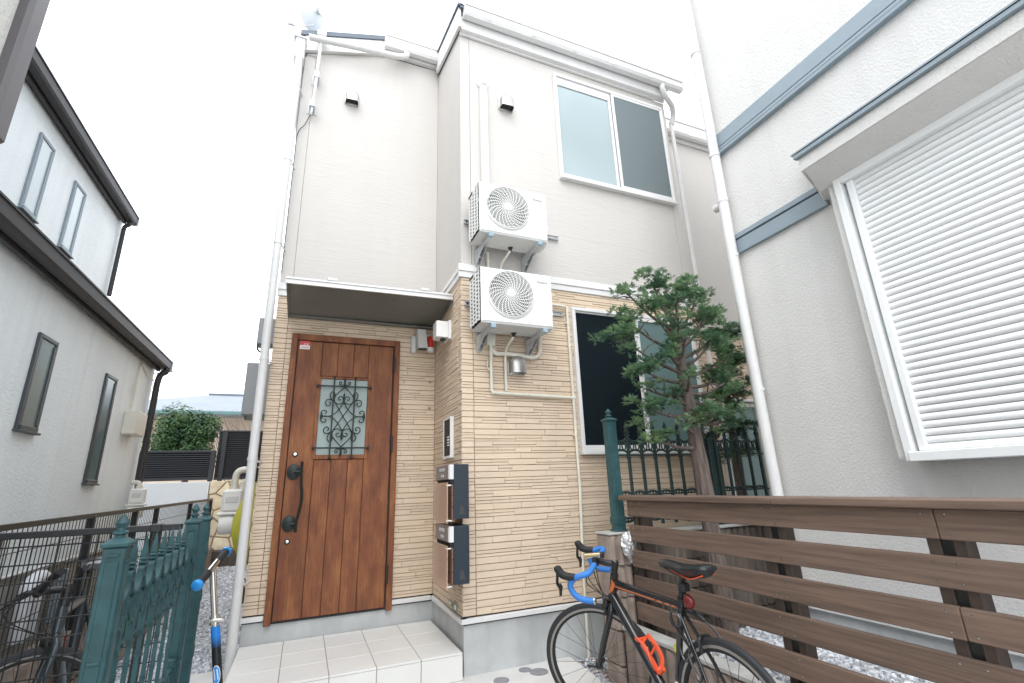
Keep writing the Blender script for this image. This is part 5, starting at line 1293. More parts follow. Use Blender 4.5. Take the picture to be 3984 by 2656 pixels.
def louver(x0, x1, z0, z1, y, posts, label):
    t = thing('louver_fence', label, 'fence', ((x0+x1)/2, y, z0), 'black louvre fences behind the alley wall')
    q = MB(); q.box(x0, x1, y-.03, y+.03, z1-.035, z1, .004); q.box(x0, x1, y-.03, y+.03, z0, z0+.03, .004); q.build('rail', 'louver', t)
    n_ = int((z1-z0-.06)/.033); p0 = None
    for k in range(n_):
        q = MB(); z = z0+.035+k*(z1-z0-.07)/n_
        if p0 is None:
            q.hexa([(x0, y-.02, 0), (x1, y-.02, 0), (x1, y+.012, .022), (x0, y+.012, .022)], [(x0, y-.02, .012), (x1, y-.02, .012), (x1, y+.012, .036), (x0, y+.012, .036)]); p0 = q.build('slat', 'louver', t, raw=True); o = p0
        else: o = dup(p0, 'slat', t)
        o.location = Vector((0, 0, z))-ORG[t.name]
    q = MB(); q.box(x0, x1, y+.016, y+.02, z0+.03, z1-.03); q.build('backing', 'blackmatte', t)
    for px in posts:
        q = MB(); q.box(px-.035, px+.035, y-.05, y-.0305, z0-.1, z1, .004); q.build('post', 'louver', t)
louver(-3.6, -1.425, 1.505, 1.985, 9.60, (-1.46,), 'lower black louvre fence in front of the green bush')
louver(-1.415, -.1, 1.50, 2.325, 9.62, (-1.32,), 'taller black louvre fence right of the green bush')

def leafball(name, center, rad, n, size, m, seed, parent, shell=.55):
    r = random.Random(seed); q = MB(); C0 = Vector(center)
    lobes = [(Vector((r.uniform(-.5, .5), r.uniform(-.4, .4), r.uniform(-.35, .45))), r.uniform(.42, .62)) for _ in range(9)]
    for i in range(n):
        lc, lr = r.choice(lobes); d = Vector((r.gauss(0, 1), r.gauss(0, 1), r.gauss(0, 1))).normalized(); rr_ = lr*(shell+(1-shell)*r.random())
        u = lc+d*rr_; p_ = C0+Vector((u.x*rad[0], u.y*rad[1], u.z*rad[2]))
        nn = (d+Vector((r.uniform(-.6, .6), r.uniform(-.6, .6), r.uniform(0, .9)))).normalized(); t1 = nn.orthogonal().normalized(); t1 = Matrix.Rotation(r.uniform(0, 6.28), 3, nn) @ t1; t2 = nn.cross(t1)
        s = size*r.uniform(.7, 1.3)
        q.add([p_-t1*s, p_+t2*s*.42+nn*s*.1, p_+t1*s, p_-t2*s*.42+nn*s*.1], [[0, 1, 2], [0, 2, 3]])
    return q.build(name, m, parent, recalc=False, kind='stuff')
t = thing('camellia_bush', 'dense green glossy bush behind the black louvre fence', 'bush', (-1.95, 10.3, .9))
leafball('foliage', (-2.02, 10.30, 2.20), (.62, .55, .68), 16000, .034, 'bush', 5, t, .25)
q = MB(); q.tube([(-1.95, 10.3, -.1), (-1.95, 10.3, 1.6), (-1.9, 10.3, 2.3)], [.07, .05, .02], 8); q.build('trunk', 'bark', t)
t = thing('bare_shrub', 'leafless brown twigs rising behind the taller louvre fence', 'shrub', (-1.15, 10.5, 1.5))
q = MB(); r = random.Random(3)
for i in range(26):
    x = r.uniform(-1.45, -.7); q.tube([(x, 10.5, 1.4), (x-r.uniform(.1, .3), 10.5+r.uniform(-.1, .1), 2.2), (x-r.uniform(.2, .55), 10.5, r.uniform(2.4, 2.85))], [.010, .007, .003], 4)
q.build('twig', 'twig', t)
FH = thing('far_house', 'distant house with a pale blue-grey hipped roof beyond the bush', 'house', (-1.5, 16, 0))
q = MB(); q.box(-5.2, 3, 14.6, 20, -.1, 3.35); q.build('wall', 'farwall', FH)
q = MB(); q.add([(-5.8, 14.0, 3.28), (3.6, 14.0, 3.28), (3.6, 20, 3.28), (-5.8, 20, 3.28), (-2.75, 16.2, 4.09), (1.0, 16.2, 4.09), (-5.8, 14.0, 3.22), (3.6, 14.0, 3.22), (3.6, 20, 3.22), (-5.8, 20, 3.22)],
  [[0, 1, 5, 4], [1, 2, 5], [2, 3, 4, 5], [3, 0, 4], [0, 6, 7, 1], [1, 7, 8, 2], [2, 8, 9, 3], [3, 9, 6, 0], [9, 8, 7, 6]]); q.build('roof', 'roof_far', FH)
q = MB(); q.box(-5.85, 3.6, 13.9, 14.0, 3.20, 3.29, .01); q.build('gutter', 'fargutter' if 'fargutter' in M else 'green', FH)
q = MB(); q.tube([(-2.8, 16.2, 4.10), (1.0, 16.2, 4.10)], .05, 6); q.build('ridge', 'roof', FH)
for k, (z0, z1, lb) in enumerate(((4.253, 4.559, 'upper thin overhead cable across the white sky at left'), (3.795, 4.036, 'lower thin overhead cable across the white sky at left'))):
    q = MB(); q.tube([(-9, 14, z0-.22*5.6), (-3.35, 14, z0), (-1.55, 14, z1), (4, 14, z1+(z1-z0)*3.4)], .011, 5); o = q.build('overhead_cable', 'acdark'); o['label'] = lb; o['category'] = 'cable'; o['group'] = 'overhead cables'

# ================================================================== garden conifers
def spray(q, p_, d, s, r):
    """flat fan of scale leaves, growing along d"""
    d = d.normalized(); side = d.cross(Vector((0, 0, 1)))
    side = side.normalized() if side.length > .05 else Vector((1, 0, 0))
    side = (side+Vector((0, 0, r.uniform(-.5, .5)))).normalized(); up = side.cross(d)
    v = [p_]; f = []
    for k, a_ in enumerate((-1.1, -.75, -.42, -.12, .15, .45, .78, 1.1)):
        L = s*(1.0-.35*abs(a_))*r.uniform(.7, 1.15); dd = (d*cos(a_)+side*sin(a_)-Vector((0, 0, .18*r.random()))).normalized(); w_ = s*.062
        sd2 = dd.cross(up).normalized()
        b0 = p_+d*(s*.12*(k % 3)); i0 = len(v)
        v += [b0-sd2*w_*.5, b0+dd*L*.55+sd2*w_*1.25, b0+dd*L, b0+dd*L*.55-sd2*w_*1.25, b0+sd2*w_*.5]
        f += [[i0, i0+3, i0+2, i0+1]]
    q.add(v[1:], [[j-1 for j in ff] for ff in f])
def conifer(name, label, base, trunk_pts, trunk_r, limbs, m, seed, dens, ssz):
    r = random.Random(seed); t = thing(name, label, 'tree', base)
    q = MB(); pts = smooth_path(trunk_pts, 4); k = len(pts); q.tube(pts, [trunk_r[0]+(trunk_r[1]-trunk_r[0])*i/(k-1)+r.uniform(-.003, .004) for i in range(k)], 12); q.build('trunk', 'bark', t, smooth=60)
    for (pth, rad) in limbs:
        q = MB(); L = smooth_path(pth, 3); n_ = len(L); q.tube(L, [.017-.011*i/(n_-1) for i in range(n_)], 6)
        # a few side twigs
        for j in range(3):
            a0 = Vector(L[int(n_*(.45+.18*j))]); b0 = a0+Vector((r.uniform(-.09, .09), r.uniform(-.09, .09), r.uniform(.02, .09))); q.tube([a0, (a0+b0)/2+Vector((0, 0, .012)), b0], [.006, .005, .003], 5)
        q.build('limb', 'bark', t, smooth=60)
    q = MB()
    for (pth, rad) in limbs + [((pth[0], tuple(Vector(pth[1]).lerp(Vector(pth[2]), .55)+Vector((0, -.02, .05)))), rad*.75) for (pth, rad) in limbs[::2]]:
        end = Vector(pth[-1]); n_ = int(dens*(rad/.12)**2)
        sub = [end+Vector((r.gauss(0, .56)*rad, r.gauss(0, .52)*rad, r.gauss(0, .38)*rad)) for _ in range(7)]
        for i in range(n_):
            c_ = r.choice(sub); d = Vector((r.gauss(0, 1), r.gauss(0, 1), r.gauss(.25, .55)))
            if d.length < .01: continue
            d.normalize(); p_ = c_+Vector((d.x, d.y, d.z*.5))*rad*.52*(r.random()**.5)
            spray(q, p_, d+Vector((0, 0, .25)), ssz*r.uniform(.6, 1.2), r)
    q.build('foliage', m, t, recalc=False, kind='stuff'); return t
def limb(x0, z0, x1, z1, y1, rad, yb=2.80, xb=None):
    mx, mz = (x0+x1)/2, (z0+z1)/2-.03
    return ([(x0, yb, z0), (mx, (yb+y1)/2, mz), (x1, y1, z1)], rad)
L1_ = [
 limb(2.66, 1.46, 2.20, 1.53, 2.72, .085), limb(2.66, 1.58, 2.40, 1.62, 2.60, .05), limb(2.65, 1.70, 2.20, 1.74, 2.75, .12), limb(2.64, 1.78, 2.42, 1.86, 2.70, .08),
 limb(2.63, 1.95, 2.16, 2.02, 2.72, .12), limb(2.63, 2.02, 2.10, 2.26, 2.80, .14), limb(2.62, 2.10, 2.36, 2.12, 2.62, .08), limb(2.62, 2.18, 2.12, 2.45, 2.82, .11),
 limb(2.62, 2.25, 2.30, 2.56, 2.70, .11), limb(2.62, 2.35, 2.22, 2.68, 2.86, .10), limb(2.62, 2.38, 2.44, 2.78, 2.80, .11), limb(2.62, 2.40, 2.60, 2.62, 2.70, .10), limb(2.62, 2.42, 2.78, 2.80, 2.86, .11),
 limb(2.62, 2.30, 2.46, 2.40, 2.58, .10), limb(2.64, 2.36, 2.95, 2.72, 2.84, .11), limb(2.64, 2.28, 3.02, 2.55, 2.84, .12), limb(2.64, 2.22, 2.80, 2.46, 2.62, .11), limb(2.65, 2.15, 3.00, 2.36, 2.78, .12),
 limb(2.65, 2.08, 2.76, 2.24, 2.58, .10), limb(2.66, 2.00, 2.98, 2.15, 2.72, .10), limb(2.66, 1.92, 3.02, 2.02, 2.80, .11), limb(2.66, 1.86, 2.84, 1.92, 2.60, .09), limb(2.67, 1.80, 2.98, 1.84, 2.78, .09),
 limb(2.67, 1.72, 2.80, 1.73, 2.60, .10), limb(2.67, 1.66, 2.96, 1.66, 2.76, .09), limb(2.64, 1.88, 2.50, 1.96, 2.60, .07), limb(2.64, 1.66, 2.62, 1.66, 2.64, .07), limb(2.62, 2.14, 2.50, 2.24, 2.58, .08),
 limb(2.62, 2.44, 2.70, 2.66, 2.94, .10), limb(2.60, 1.86, 2.30, 1.90, 2.85, .07)]
conifer('cypress_tree', 'pruned cypress with reddish trunk and layered green pads behind the slat fence', (2.67, 2.80, .17),
        [(2.71, 2.80, .12), (2.69, 2.80, .7), (2.685, 2.80, 1.13), (2.66, 2.80, 1.6), (2.63, 2.80, 2.05), (2.61, 2.80, 2.42)], (.072, .038), L1_, 'cypress', 5, 270, .042)
L2_ = [limb(3.55, 1.7, 3.30, 1.55, 3.28, .10, 3.36), limb(3.56, 1.9, 3.36, 1.86, 3.24, .13, 3.36), limb(3.58, 2.0, 3.66, 1.96, 3.26, .12, 3.36), limb(3.6, 2.2, 3.52, 2.22, 3.24, .13, 3.36), limb(3.62, 2.3, 3.80, 2.3, 3.30, .13, 3.36),
       limb(3.64, 2.4, 3.62, 2.45, 3.30, .12, 3.36), limb(3.66, 2.5, 3.86, 2.62, 3.36, .12, 3.36), limb(3.6, 2.1, 3.90, 2.08, 3.34, .11, 3.36), limb(3.56, 1.66, 3.68, 1.68, 3.28, .11, 3.36), limb(3.54, 1.55, 3.40, 1.42, 3.24, .10, 3.36), limb(3.55, 1.5, 3.64, 1.45, 3.26, .09, 3.36), limb(3.56, 1.8, 3.22, 1.72, 3.30, .09, 3.36)]
conifer('cypress_tree', 'darker slender cypress behind the green railing close to the white corner downpipe', (3.65, 3.36, 0),
        [(3.66, 3.36, -.1), (3.65, 3.36, 1.0), (3.66, 3.36, 1.7), (3.66, 3.36, 2.5)], (.055, .03), L2_, 'cypress_shaded', 9, 260, .042)

# ================================================================== bicycles
AXD = Vector((-.292, 0, .956)); AXP = Vector((-.043, 0, .322))
def make_bike(name, label, loc, heading, lean, steer, style):
    t = thing(name, label, 'bicycle', (0, 0, 0)); t.location = loc; t.rotation_euler = (lean, 0, heading); ORG[t.name] = Vector((0, 0, 0))
    SM = Matrix.Translation(AXP) @ Matrix.Rotation(steer, 4, AXD) @ Matrix.Translation(-AXP)
    Rw, WB = .335, .965
    bbx, bbz = -.60, .265; ht, hb = Vector((-.192, 0, .800)), Vector((-.158, 0, .690)); sc_ = Vector((-.728, 0, .755)); bb = Vector((bbx, 0, bbz)); rh = Vector((-WB, 0, Rw))
    road = style == 'road'
    fm = 'gloss' if road else 'leftframe'
    q = MB(); q.tube([ht, hb], .023, 12); q.tube([ht+Vector((-.005, 0, -.025)), sc_], [.024, .019], 12); q.tube([hb+Vector((.0, 0, .02)), bb], [.029, .026], 12); q.tube([sc_+(sc_-bb).normalized()*.03, bb], .0165, 12); q.lathe((bb.x, 0, bb.z), [(.024, -.036), (.024, .036)], 12, 'y')
    for s in (-1, 1):
        q.tube([bb+Vector((-.02, s*.025, 0)), bb.lerp(rh, .4)+Vector((0, s*.045, 0)), rh+Vector((0, s*.062, 0))], [.012, .010, .008], 8)
        q.tube([sc_+Vector((0, s*.014, -.03)), sc_.lerp(rh, .5)+Vector((0, s*.04, 0)), rh+Vector((0, s*.062, 0))], [.009, .008, .007], 8)
    q.build('frame', fm, t, raw=True, smooth=45)
    if road:
        q = MB()
        d0 = ht+Vector((-.02, 0, -.03)); dd = (sc_-d0)
        for (a_, b_) in ((.0, .68), (.72, .79), (.83, .89), (.92, .97)):
            for s in (-1, 1): q.tube([d0+dd*a_+Vector((0, s*.0225, -.004)), d0+dd*b_+Vector((0, s*.0195, -.004))], .0032, 4)
        for s in (-1, 1):
            q.tube([bb.lerp(rh, .45)+Vector((0, s*.055, 0)), bb.lerp(rh, .9)+Vector((0, s*.066, 0))], .003, 4)
            q.hexa([(-.160, s*.0235, .715), (-.205, s*.0235, .800), (-.232, s*.0245, .775), (-.205, s*.0245, .742)], [(-.160, s*.0225, .715), (-.205, s*.0225, .800), (-.232, s*.0235, .775), (-.205, s*.0235, .742)])
        q.build('stripe', 'stripe', t, raw=True)
    else:
        q = MB()
        for s in (-1, 1): q.tube([hb+Vector((-.03, s*.027, -.02)), hb.lerp(bb, .35)+Vector((0, s*.028, 0))], .004, 4)
        q.build('stripe', 'red', t, raw=True)
    # fork (steered)
    cr = Vector((-.150, 0, .665)); q = MB()
    q.tube([cr+Vector((.004, 0, -.005)), hb+AXD*-.004], .021, 10)
    for s in (-1, 1): q.tube(smooth_path([cr+Vector((.002, s*.012, .0)), cr+Vector((.018, s*.042, -.05)), Vector((-.055, s*.05, .46)), Vector((0, s*.052, .335))], 3), [.017]*4+[.014]*3+[.012]*2+[.010], 8)
    q.build('fork', fm, t, raw=True, smooth=45, xf=SM)
    def wheel(cx, xf, front):
        n = 56; q = MB(); v = []; pr = [(Rw-.030, -.0100), (Rw-.012, -.0135), (Rw-.003, -.009), (Rw, 0), (Rw-.003, .009), (Rw-.012, .0135), (Rw-.030, .0100)]
        if not road: pr = [(a_-.004 if abs(b_) > .0095 else a_, b_*1.5) for a_, b_ in pr]
        k = len(pr)
        for i in range(n):
            a_ = 2*pi*i/n
            for (r_, y) in pr: v.append((cx+r_*cos(a_), y, Rw+r_*sin(a_)))
        q.add(v, [[i*k+j, i*k+(j+1) % k, ((i+1) % n)*k+(j+1) % k, ((i+1) % n)*k+j] for i in range(n) for j in range(k)])
        wh = q.build('wheel', 'tyre', t, raw=True, smooth=50, xf=xf)
        def ring(prr, name, m):
            q = MB(); v = []; k = len(prr)
            for i in range(n):
                a_ = 2*pi*i/n
                for (r_, y) in prr: v.append((cx+r_*cos(a_), y, Rw+r_*sin(a_)))
            q.add(v, [[i*k+j, i*k+(j+1) % k, ((i+1) % n)*k+(j+1) % k, ((i+1) % n)*k+j] for i in range(n) for j in range(k)]); q.build(name, m, wh, raw=True, smooth=40, xf=xf)
        ring([(Rw-.0285, -.0105), (Rw-.0285, .0105), (Rw-.041, .0112), (Rw-.041, -.0112)], 'brake_track', 'rim')
        ring([(Rw-.0405, -.0108), (Rw-.0405, .0108), (Rw-.056, .006), (Rw-.056, -.006)], 'rim', 'blackmatte')
        if road and not front:
            q = MB()
            for kk in range(14):
                a_ = 2.2+kk*.062+(.18 if kk > 4 else 0)+(.18 if kk > 9 else 0)
                pp = []
                for (r_, y_) in ((Rw-.0425, .0116), (Rw-.0535, .0075)):
                    for da in (0, .042): pp.append((cx+r_*cos(a_+da), y_+.0012, Rw+r_*sin(a_+da)))
                q.add(pp, [[0, 1, 3, 2]])
            q.build('rim_lettering', 'label', wh, raw=True, xf=xf, recalc=False)
        q = MB(); ns = 20 if front else 24
        for i in range(ns):
            a_ = 2*pi*i/ns; s = 1 if i % 2 else -1; da = .9*(1 if (i//2) % 2 else -1) if True else 0
            q.tube([(cx+.018*cos(a_+da), s*.030, Rw+.018*sin(a_+da)), (cx+(Rw-.05)*cos(a_), 0, Rw+(Rw-.05)*sin(a_))], .0011, 4, cap=False)
        q.build('spokes', 'black', wh, raw=True, xf=xf)
        q = MB(); q.lathe((cx, 0, Rw), [(.012, -.055), (.012, -.036), (.022, -.034), (.022, -.028), (.014, -.022), (.014, .022), (.022, .028), (.022, .034), (.012, .036), (.012, .055)], 14, 'y')
        q.tube([(cx, .055, Rw), (cx, .066, Rw), (cx+.01, .070, Rw+.01), (cx+.055, .072, Rw+.02)], .006, 6); q.build('hub', 'black', wh, raw=True, smooth=40, xf=xf)
    I4 = Matrix.Identity(4)
    wheel(0, SM, True); wheel(-WB, I4, False)
    # headset, stem, bars
    q = MB(); q.tube([ht+AXD*-.002, ht+AXD*.10], .018, 12); q.lathe((0, 0, 0), [(.024, -.01), (.024, .012)], 14); 
    q = MB(); top = ht+AXD*.095; q.tube([ht, top], .0185, 12); q.tube([ht+AXD*.002, ht+AXD*.028], .0235, 12); q.tube([top-AXD*.03, top+AXD*.006], .0215, 12)
    q.tube([top-AXD*.012, Vector((-.112, 0, .905))], .0165, 10); q.tube([(-.112, -.028, .905), (-.112, .028, .905)], .023, 12); q.build('stem', 'black', t, raw=True, smooth=45, xf=SM)
    q = MB(); q.lathe((top.x, 0, top.z), [(.012, .004), (.012, .012), (.004, .013)], 10); q.build('headset_cap', 'chrome', t, raw=True, xf=SM)
    if road:
        q = MB(); q.tube([(-.112, -.03, .905), (-.112, .03, .905)], .0155, 12); q.tube([(-.112, -.07, .905), (-.112, .07, .905)], .0135, 10); hb_ = q.build('handlebar', 'black', t, raw=True, smooth=45, xf=SM)
        for s in (-1, 1):
            q = MB(); q.tube(smooth_path([(-.112, s*.065, .905), (-.112, s*.165, .905), (-.100, s*.196, .906), (-.065, s*.207, .902), (-.028, s*.208, .890), (-.002, s*.210, .866), (.000, s*.211, .835), (-.020, s*.212, .800), (-.060, s*.213, .778), (-.118, s*.215, .770)], 4), .0165, 10); q.build('bar_tape', 'blue', hb_, raw=True, smooth=60, xf=SM)
            q = MB(); q.lathe((-.1185, s*.215, .770), [(.0175, -.002), (.0175, -.008), (.010, -.012)], 10, 'x'); q.build('bar_plug', 'chrome', hb_, raw=True, xf=SM)
            q = MB(); q.tube(smooth_path([(-.035, s*.208, .896), (.0, s*.209, .902), (.035, s*.209, .915), (.056, s*.208, .945), (.060, s*.208, .962)], 3), [.0195, .020, .021, .021, .021, .021, .022, .022, .022, .022, .021, .019, .013][:13], 10); lv = q.build('brake_hood', 'blackmatte', t, raw=True, smooth=60, xf=SM)
            q = MB(); q.tube(smooth_path([(.060, s*.207, .948), (.070, s*.206, .905), (.078, s*.206, .87), (.066, s*.207, .84), (.072, s*.207, .805)], 3), (.0085), 6, flat=1.7)
            q.hexa([(.060, s*.200, .868), (.052, s*.200, .845), (.060, s*.200, .822), (.074, s*.200, .84)], [(.060, s*.212, .868), (.052, s*.212, .845), (.060, s*.212, .822), (.074, s*.212, .84)]); q.build('brake_lever', 'gloss', lv, raw=True, smooth=50, xf=SM)
        q = MB(); q.tube([(-.155, .035, .948), (-.060, .035, .948)], .0155, 14); lt = q.build('front_light', 'brass', t, raw=True, smooth=40, xf=SM)
        q = MB(); q.tube([(-.172, .035, .948), (-.155, .035, .948)], .0185, 14); q.tube([(-.112, .035, .905), (-.112, .035, .945)], .016, 8); q.build('light_ring', 'black', lt, raw=True, xf=SM)
        q = MB(); r = random.Random(5)
        for k, s in enumerate((1, 1, -1, -1)): q.tube(smooth_path([(-.10, s*(.05+.03*(k % 2)), .89), (-.03-.02*k, s*.03, .80+.02*k), (-.10, s*.012, .72), (-.15, s*.02, .68)], 4), .0028, 5)
        q.build('brake_cable', 'black', t, raw=True, xf=SM)
    else:
        q = MB(); q.tube(smooth_path([(-.112, -.27, .935), (-.112, -.12, .925), (-.112, 0, .905), (-.112, .12, .925), (-.112, .27, .935)], 4), .012, 10); hb_ = q.build('handlebar', 'black', t, raw=True, smooth=45, xf=SM)
        for s in (-1, 1):
            q = MB(); q.tube([(-.112, s*.17, .93), (-.114, s*.285, .936)], .0175, 10); q.build('grip', 'blackmatte', hb_, raw=True, smooth=40, xf=SM)
            q = MB(); q.tube([(-.10, s*.15, .925), (-.04, s*.18, .905), (-.035, s*.26, .90)], .006, 6); q.build('brake_lever', 'black', hb_, raw=True, xf=SM)
            q = MB(); q.tube(smooth_path([(-.06, s*.16, .905), (.03, s*.06, .84), (-.06, s*.01, .74), (-.12, s*.02, .70)], 4), .0028, 5); q.build('brake_cable', 'black', t, raw=True, xf=SM)
    # front brake
    q = MB()
    for s in (-1, 1): q.tube(smooth_path([cr+Vector((.035, 0, .012)), cr+Vector((.042, s*.028, -.002)), cr+Vector((.040, s*.026, -.05))], 3), .0075, 6); q.box(cr.x+.018, cr.x+.062, s*.020-.006, s*.020+.006, cr.z-.060, cr.z-.046, .002)
    q.tube([cr+Vector((.038, .030, .0)), cr+Vector((.040, .03, .065))], .0035, 6); q.box(cr.x+.02, cr.x+.05, -.02, .032, cr.z-.012, cr.z+.022, .006); q.build('front_brake', 'black', t, raw=True, xf=SM)
    q = MB(); rbk = Vector((-.845, 0, .625))
    for s in (-1, 1): q.tube(smooth_path([rbk+Vector((0, 0, .03)), rbk+Vector((-.01, s*.035, .02)), rbk+Vector((-.012, s*.028, -.03))], 3), .0085, 6)
    q.build('rear_brake', 'black', t, raw=True)
    # seat post, saddle
    q = MB(); st = (sc_-bb).normalized(); q.tube([sc_, sc_+st*.175], .0135, 12); q.tube([sc_+st*.012, sc_+st*.04], .0195, 12); q.box(sc_.x+st.x*.175-.03, sc_.x+st.x*.175+.03, -.022, .022, sc_.z+st.z*.175-.008, sc_.z+st.z*.175+.012, .005)
    for s in (-1, 1): q.tube(smooth_path([(-.66, s*.012, .918), (-.74, s*.022, .900), (-.83, s*.022, .905), (-.90, s*.03, .925)], 3), .0035, 5)
    q.build('seat_post', 'black', t, raw=True, smooth=40)
    q = MB(); prof = [(-.620, .015, .944, .020), (-.635, .020, .952, .026), (-.68, .026, .955, .030), (-.75, .036, .949, .034), (-.82, .060, .948, .040), (-.88, .074, .955, .042), (-.93, .070, .962, .036), (-.955, .046, .958, .024), (-.960, .03, .952, .014)]
    v = []; n_ = 14
    for (x, hw_, zt, th) in prof:
        for j in range(n_):
            a_ = 2*pi*j/n_; cy = cos(a_); sz_ = sin(a_); zz = zt-th*.35+(th*.45*sz_ if sz_ > 0 else th*1.15*sz_)
            if sz_ > 0: zz -= .30*th*abs(cy)**2
            v.append((x, hw_*(abs(cy)**.8)*(1 if cy > 0 else -1)*(1 if sz_ > -.3 else .72), zz))
    k = len(prof); q.add(v, [[i*n_+j, i*n_+(j+1) % n_, (i+1)*n_+(j+1) % n_, (i+1)*n_+j] for i in range(k-1) for j in range(n_)]+[list(range(n_)), list(range((k-1)*n_, k*n_))])
    sd = q.build('saddle', 'saddle', t, raw=True, smooth=60)
    if road:
        q = MB()
        for s in (-1, 1): q.tube(smooth_path([(-.64, s*.008, .930), (-.76, s*.018, .905), (-.86, s*.040, .898), (-.94, s*.038, .922)], 3), .0035, 5)
        q.build('saddle_trim', 'orange', sd, raw=True)
        # bottle cage on the down tube
        dt = (bb-hb).normalized(); c0 = hb.lerp(bb, .46); c1 = hb.lerp(bb, .70); nrm = Vector((-dt.z, 0, dt.x)); nrm = nrm if nrm.z > 0 else -nrm
        q = MB(); o0 = .036
        def cp(tt, yy, hh): return tuple(c0.lerp(c1, tt)+nrm*(o0+hh)+Vector((0, yy, 0)))
        q.tube([cp(0, 0, 0), cp(1, 0, 0)], .008, 6, flat=1.8)
        for s in (-1, 1):
            q.tube(smooth_path([cp(.02, 0, 0), cp(-.06, s*.028, .008), cp(-.05, s*.037, .03), cp(.10, s*.036, .038), cp(.42, s*.033, .050), cp(.78, s*.035, .038), cp(.98, s*.020, .012), cp(1.0, 0, .0)], 3), .0065, 6, flat=1.8)
            q.tube([cp(.40, s*.03, .055), cp(.52, 0, .004)], .006, 6)
        q.tube(smooth_path([cp(1.0, 0, 0), cp(1.10, 0, .006), cp(1.14, 0, .05)], 3), .012, 6); q.tube([cp(-.08, -.026, .006), cp(-.08, .026, .006)], .008, 6); q.build('bottle_cage', 'orange', t, raw=True, smooth=50)
        # tail light
        q = MB(); q.lathe((-.800, .0, .800), [(.001, -.030), (.014, -.026), (.022, -.010), (.024, .004), (.018, .016)], 14, 'x', sq=1.4); q.build('tail_light', 'redlens', t, raw=True, smooth=50, xf=Matrix.Translation((0, .012, -.012)))
        q = MB(); q.tube([(-.785, .01, .80), (-.755, 0, .835)], .010, 8); q.box(-.79, -.745, -.022, .022, .825, .865, .006); q.tube(smooth_path([(-.765, -.02, .87), (-.79, .02, .90), (-.77, .03, .86)], 3), .004, 5); q.build('light_clamp', 'black', t, raw=True)
        # coiled cable lock
        q = MB(); q.tube(smooth_path([(-.70, .045, .735), (-.725, .060, .700), (-.755, .058, .66), (-.80, .055, .62), (-.85, .058, .57), (-.87, .06, .52), (-.86, .062, .49), (-.83, .06, .52), (-.80, .058, .58)], 4), .0055, 6)
        q.tube(smooth_path([(-.74, -.01, .74), (-.80, -.02, .735), (-.84, -.03, .71)], 3), .012, 8); q.tube(smooth_path([(-.84, -.03, .71), (-.89, -.045, .67), (-.905, -.04, .64), (-.87, -.03, .61), (-.84, -.02, .59)], 3), .005, 6)
        q.tube([(-.735+.035*cos(a_), .05, .705+.035*sin(a_)) for a_ in [2*pi*i/16 for i in range(16)]], .005, 6, closed=True)
        q.tube([(-.765+.03*cos(a_), .045, .60+.06*sin(a_)) for a_ in [2*pi*i/16 for i in range(16)]], .0045, 6, closed=True); q.build('cable_lock', 'gloss', t, raw=True, smooth=50)
        q = MB(); q.lathe((-.640, 0, .40), [(.0172, -.018), (.0172, .018)], 12); q.build('frame_sticker', 'label', t, raw=True, xf=Matrix.Translation((0, 0, 0)))
        q = MB(); q.lathe((-.663, .0, .56), [(.0168, -.014), (.0168, .014)], 12); q.build('yellow_tag', 'yellow', t, raw=True)
    # drivetrain
    q = MB(); q.lathe((bb.x, -.045, bb.z), [(.088, -.002), (.088, .002), (.074, .003), (.074, -.003)], 30, 'y'); q.tube([(bb.x, -.055, bb.z), (bb.x+.10, -.062, bb.z-.14)], .010, 6); q.tube([(bb.x, .055, bb.z), (bb.x-.10, .062, bb.z+.14)], .010, 6)
    q.box(bb.x+.06, bb.x+.14, -.15, -.065, bb.z-.15, bb.z-.13, .004); q.box(bb.x-.14, bb.x-.06, .065, .15, bb.z+.13, bb.z+.15, .004)
    q.lathe((rh.x, -.04, rh.z), [(.045, -.012), (.045, .012)], 20, 'y'); q.tube([(bb.x, -.045, bb.z+.088), (rh.x, -.042, rh.z+.045)], .004, 4); q.tube([(bb.x, -.045, bb.z-.088), (rh.x+.03, -.042, rh.z-.10), (rh.x, -.042, rh.z-.04)], .004, 4); q.build('crankset', 'black', t, raw=True)
    return t
M['saddle'] = mat('saddle', (.016, .018, .021), .30, spec=.6)
M['leftframe'] = mat('leftframe', (.022, .034, .042), .28, coat=.4)
make_bike('road_bicycle', 'black road bicycle with blue bar tape, orange bottle cage and turned front wheel', (1.7213, 2.7936, -.0966), 1.5965, -.0218, .7363, 'road')
make_bike('city_bicycle', 'dark flat-bar bicycle behind the black mesh fence at far left', (-1.03, 3.17, -.06), -1.42, .02, -1.15, 'flat')

# ================================================================== kick scooter
t = thing('kick_scooter', 'kick scooter with blue grip ends leaning by the green gate', 'scooter', (-.30, 3.0, -.1))
top = Vector((-.392, 3.0, .905)); bot = Vector((-.235, 3.0, -.03)); ax = (bot-top).normalized()
q = MB(); q.tube([top, top.lerp(bot, .40)], .0155, 14); st = q.build('steerer_tube', 'chrome', t, smooth=50)
q = MB(); q.tube([top-Vector((.012, .055, .022)), top+Vector((.012, .055, .022))], .0155, 12); q.build('crossbar', 'chrome', t, smooth=50)
bd = Vector((.20, .93, .32)).normalized()
for s in (-1, 1):
    q = MB(); q.tube([top+bd*s*.055, top+bd*s*.165], .0190, 14); gr = q.build('grip', 'blackmatte', t, smooth=50)
    q = MB(); q.tube([top+bd*s*.160, top+bd*s*.176, top+bd*s*.182], [.0245, .0245, .018], 16); q.tube([top+bd*s*.182, top+bd*s*.1835], [.005, .005], 8); q.build('grip_end', 'bluegrip', gr, smooth=50)
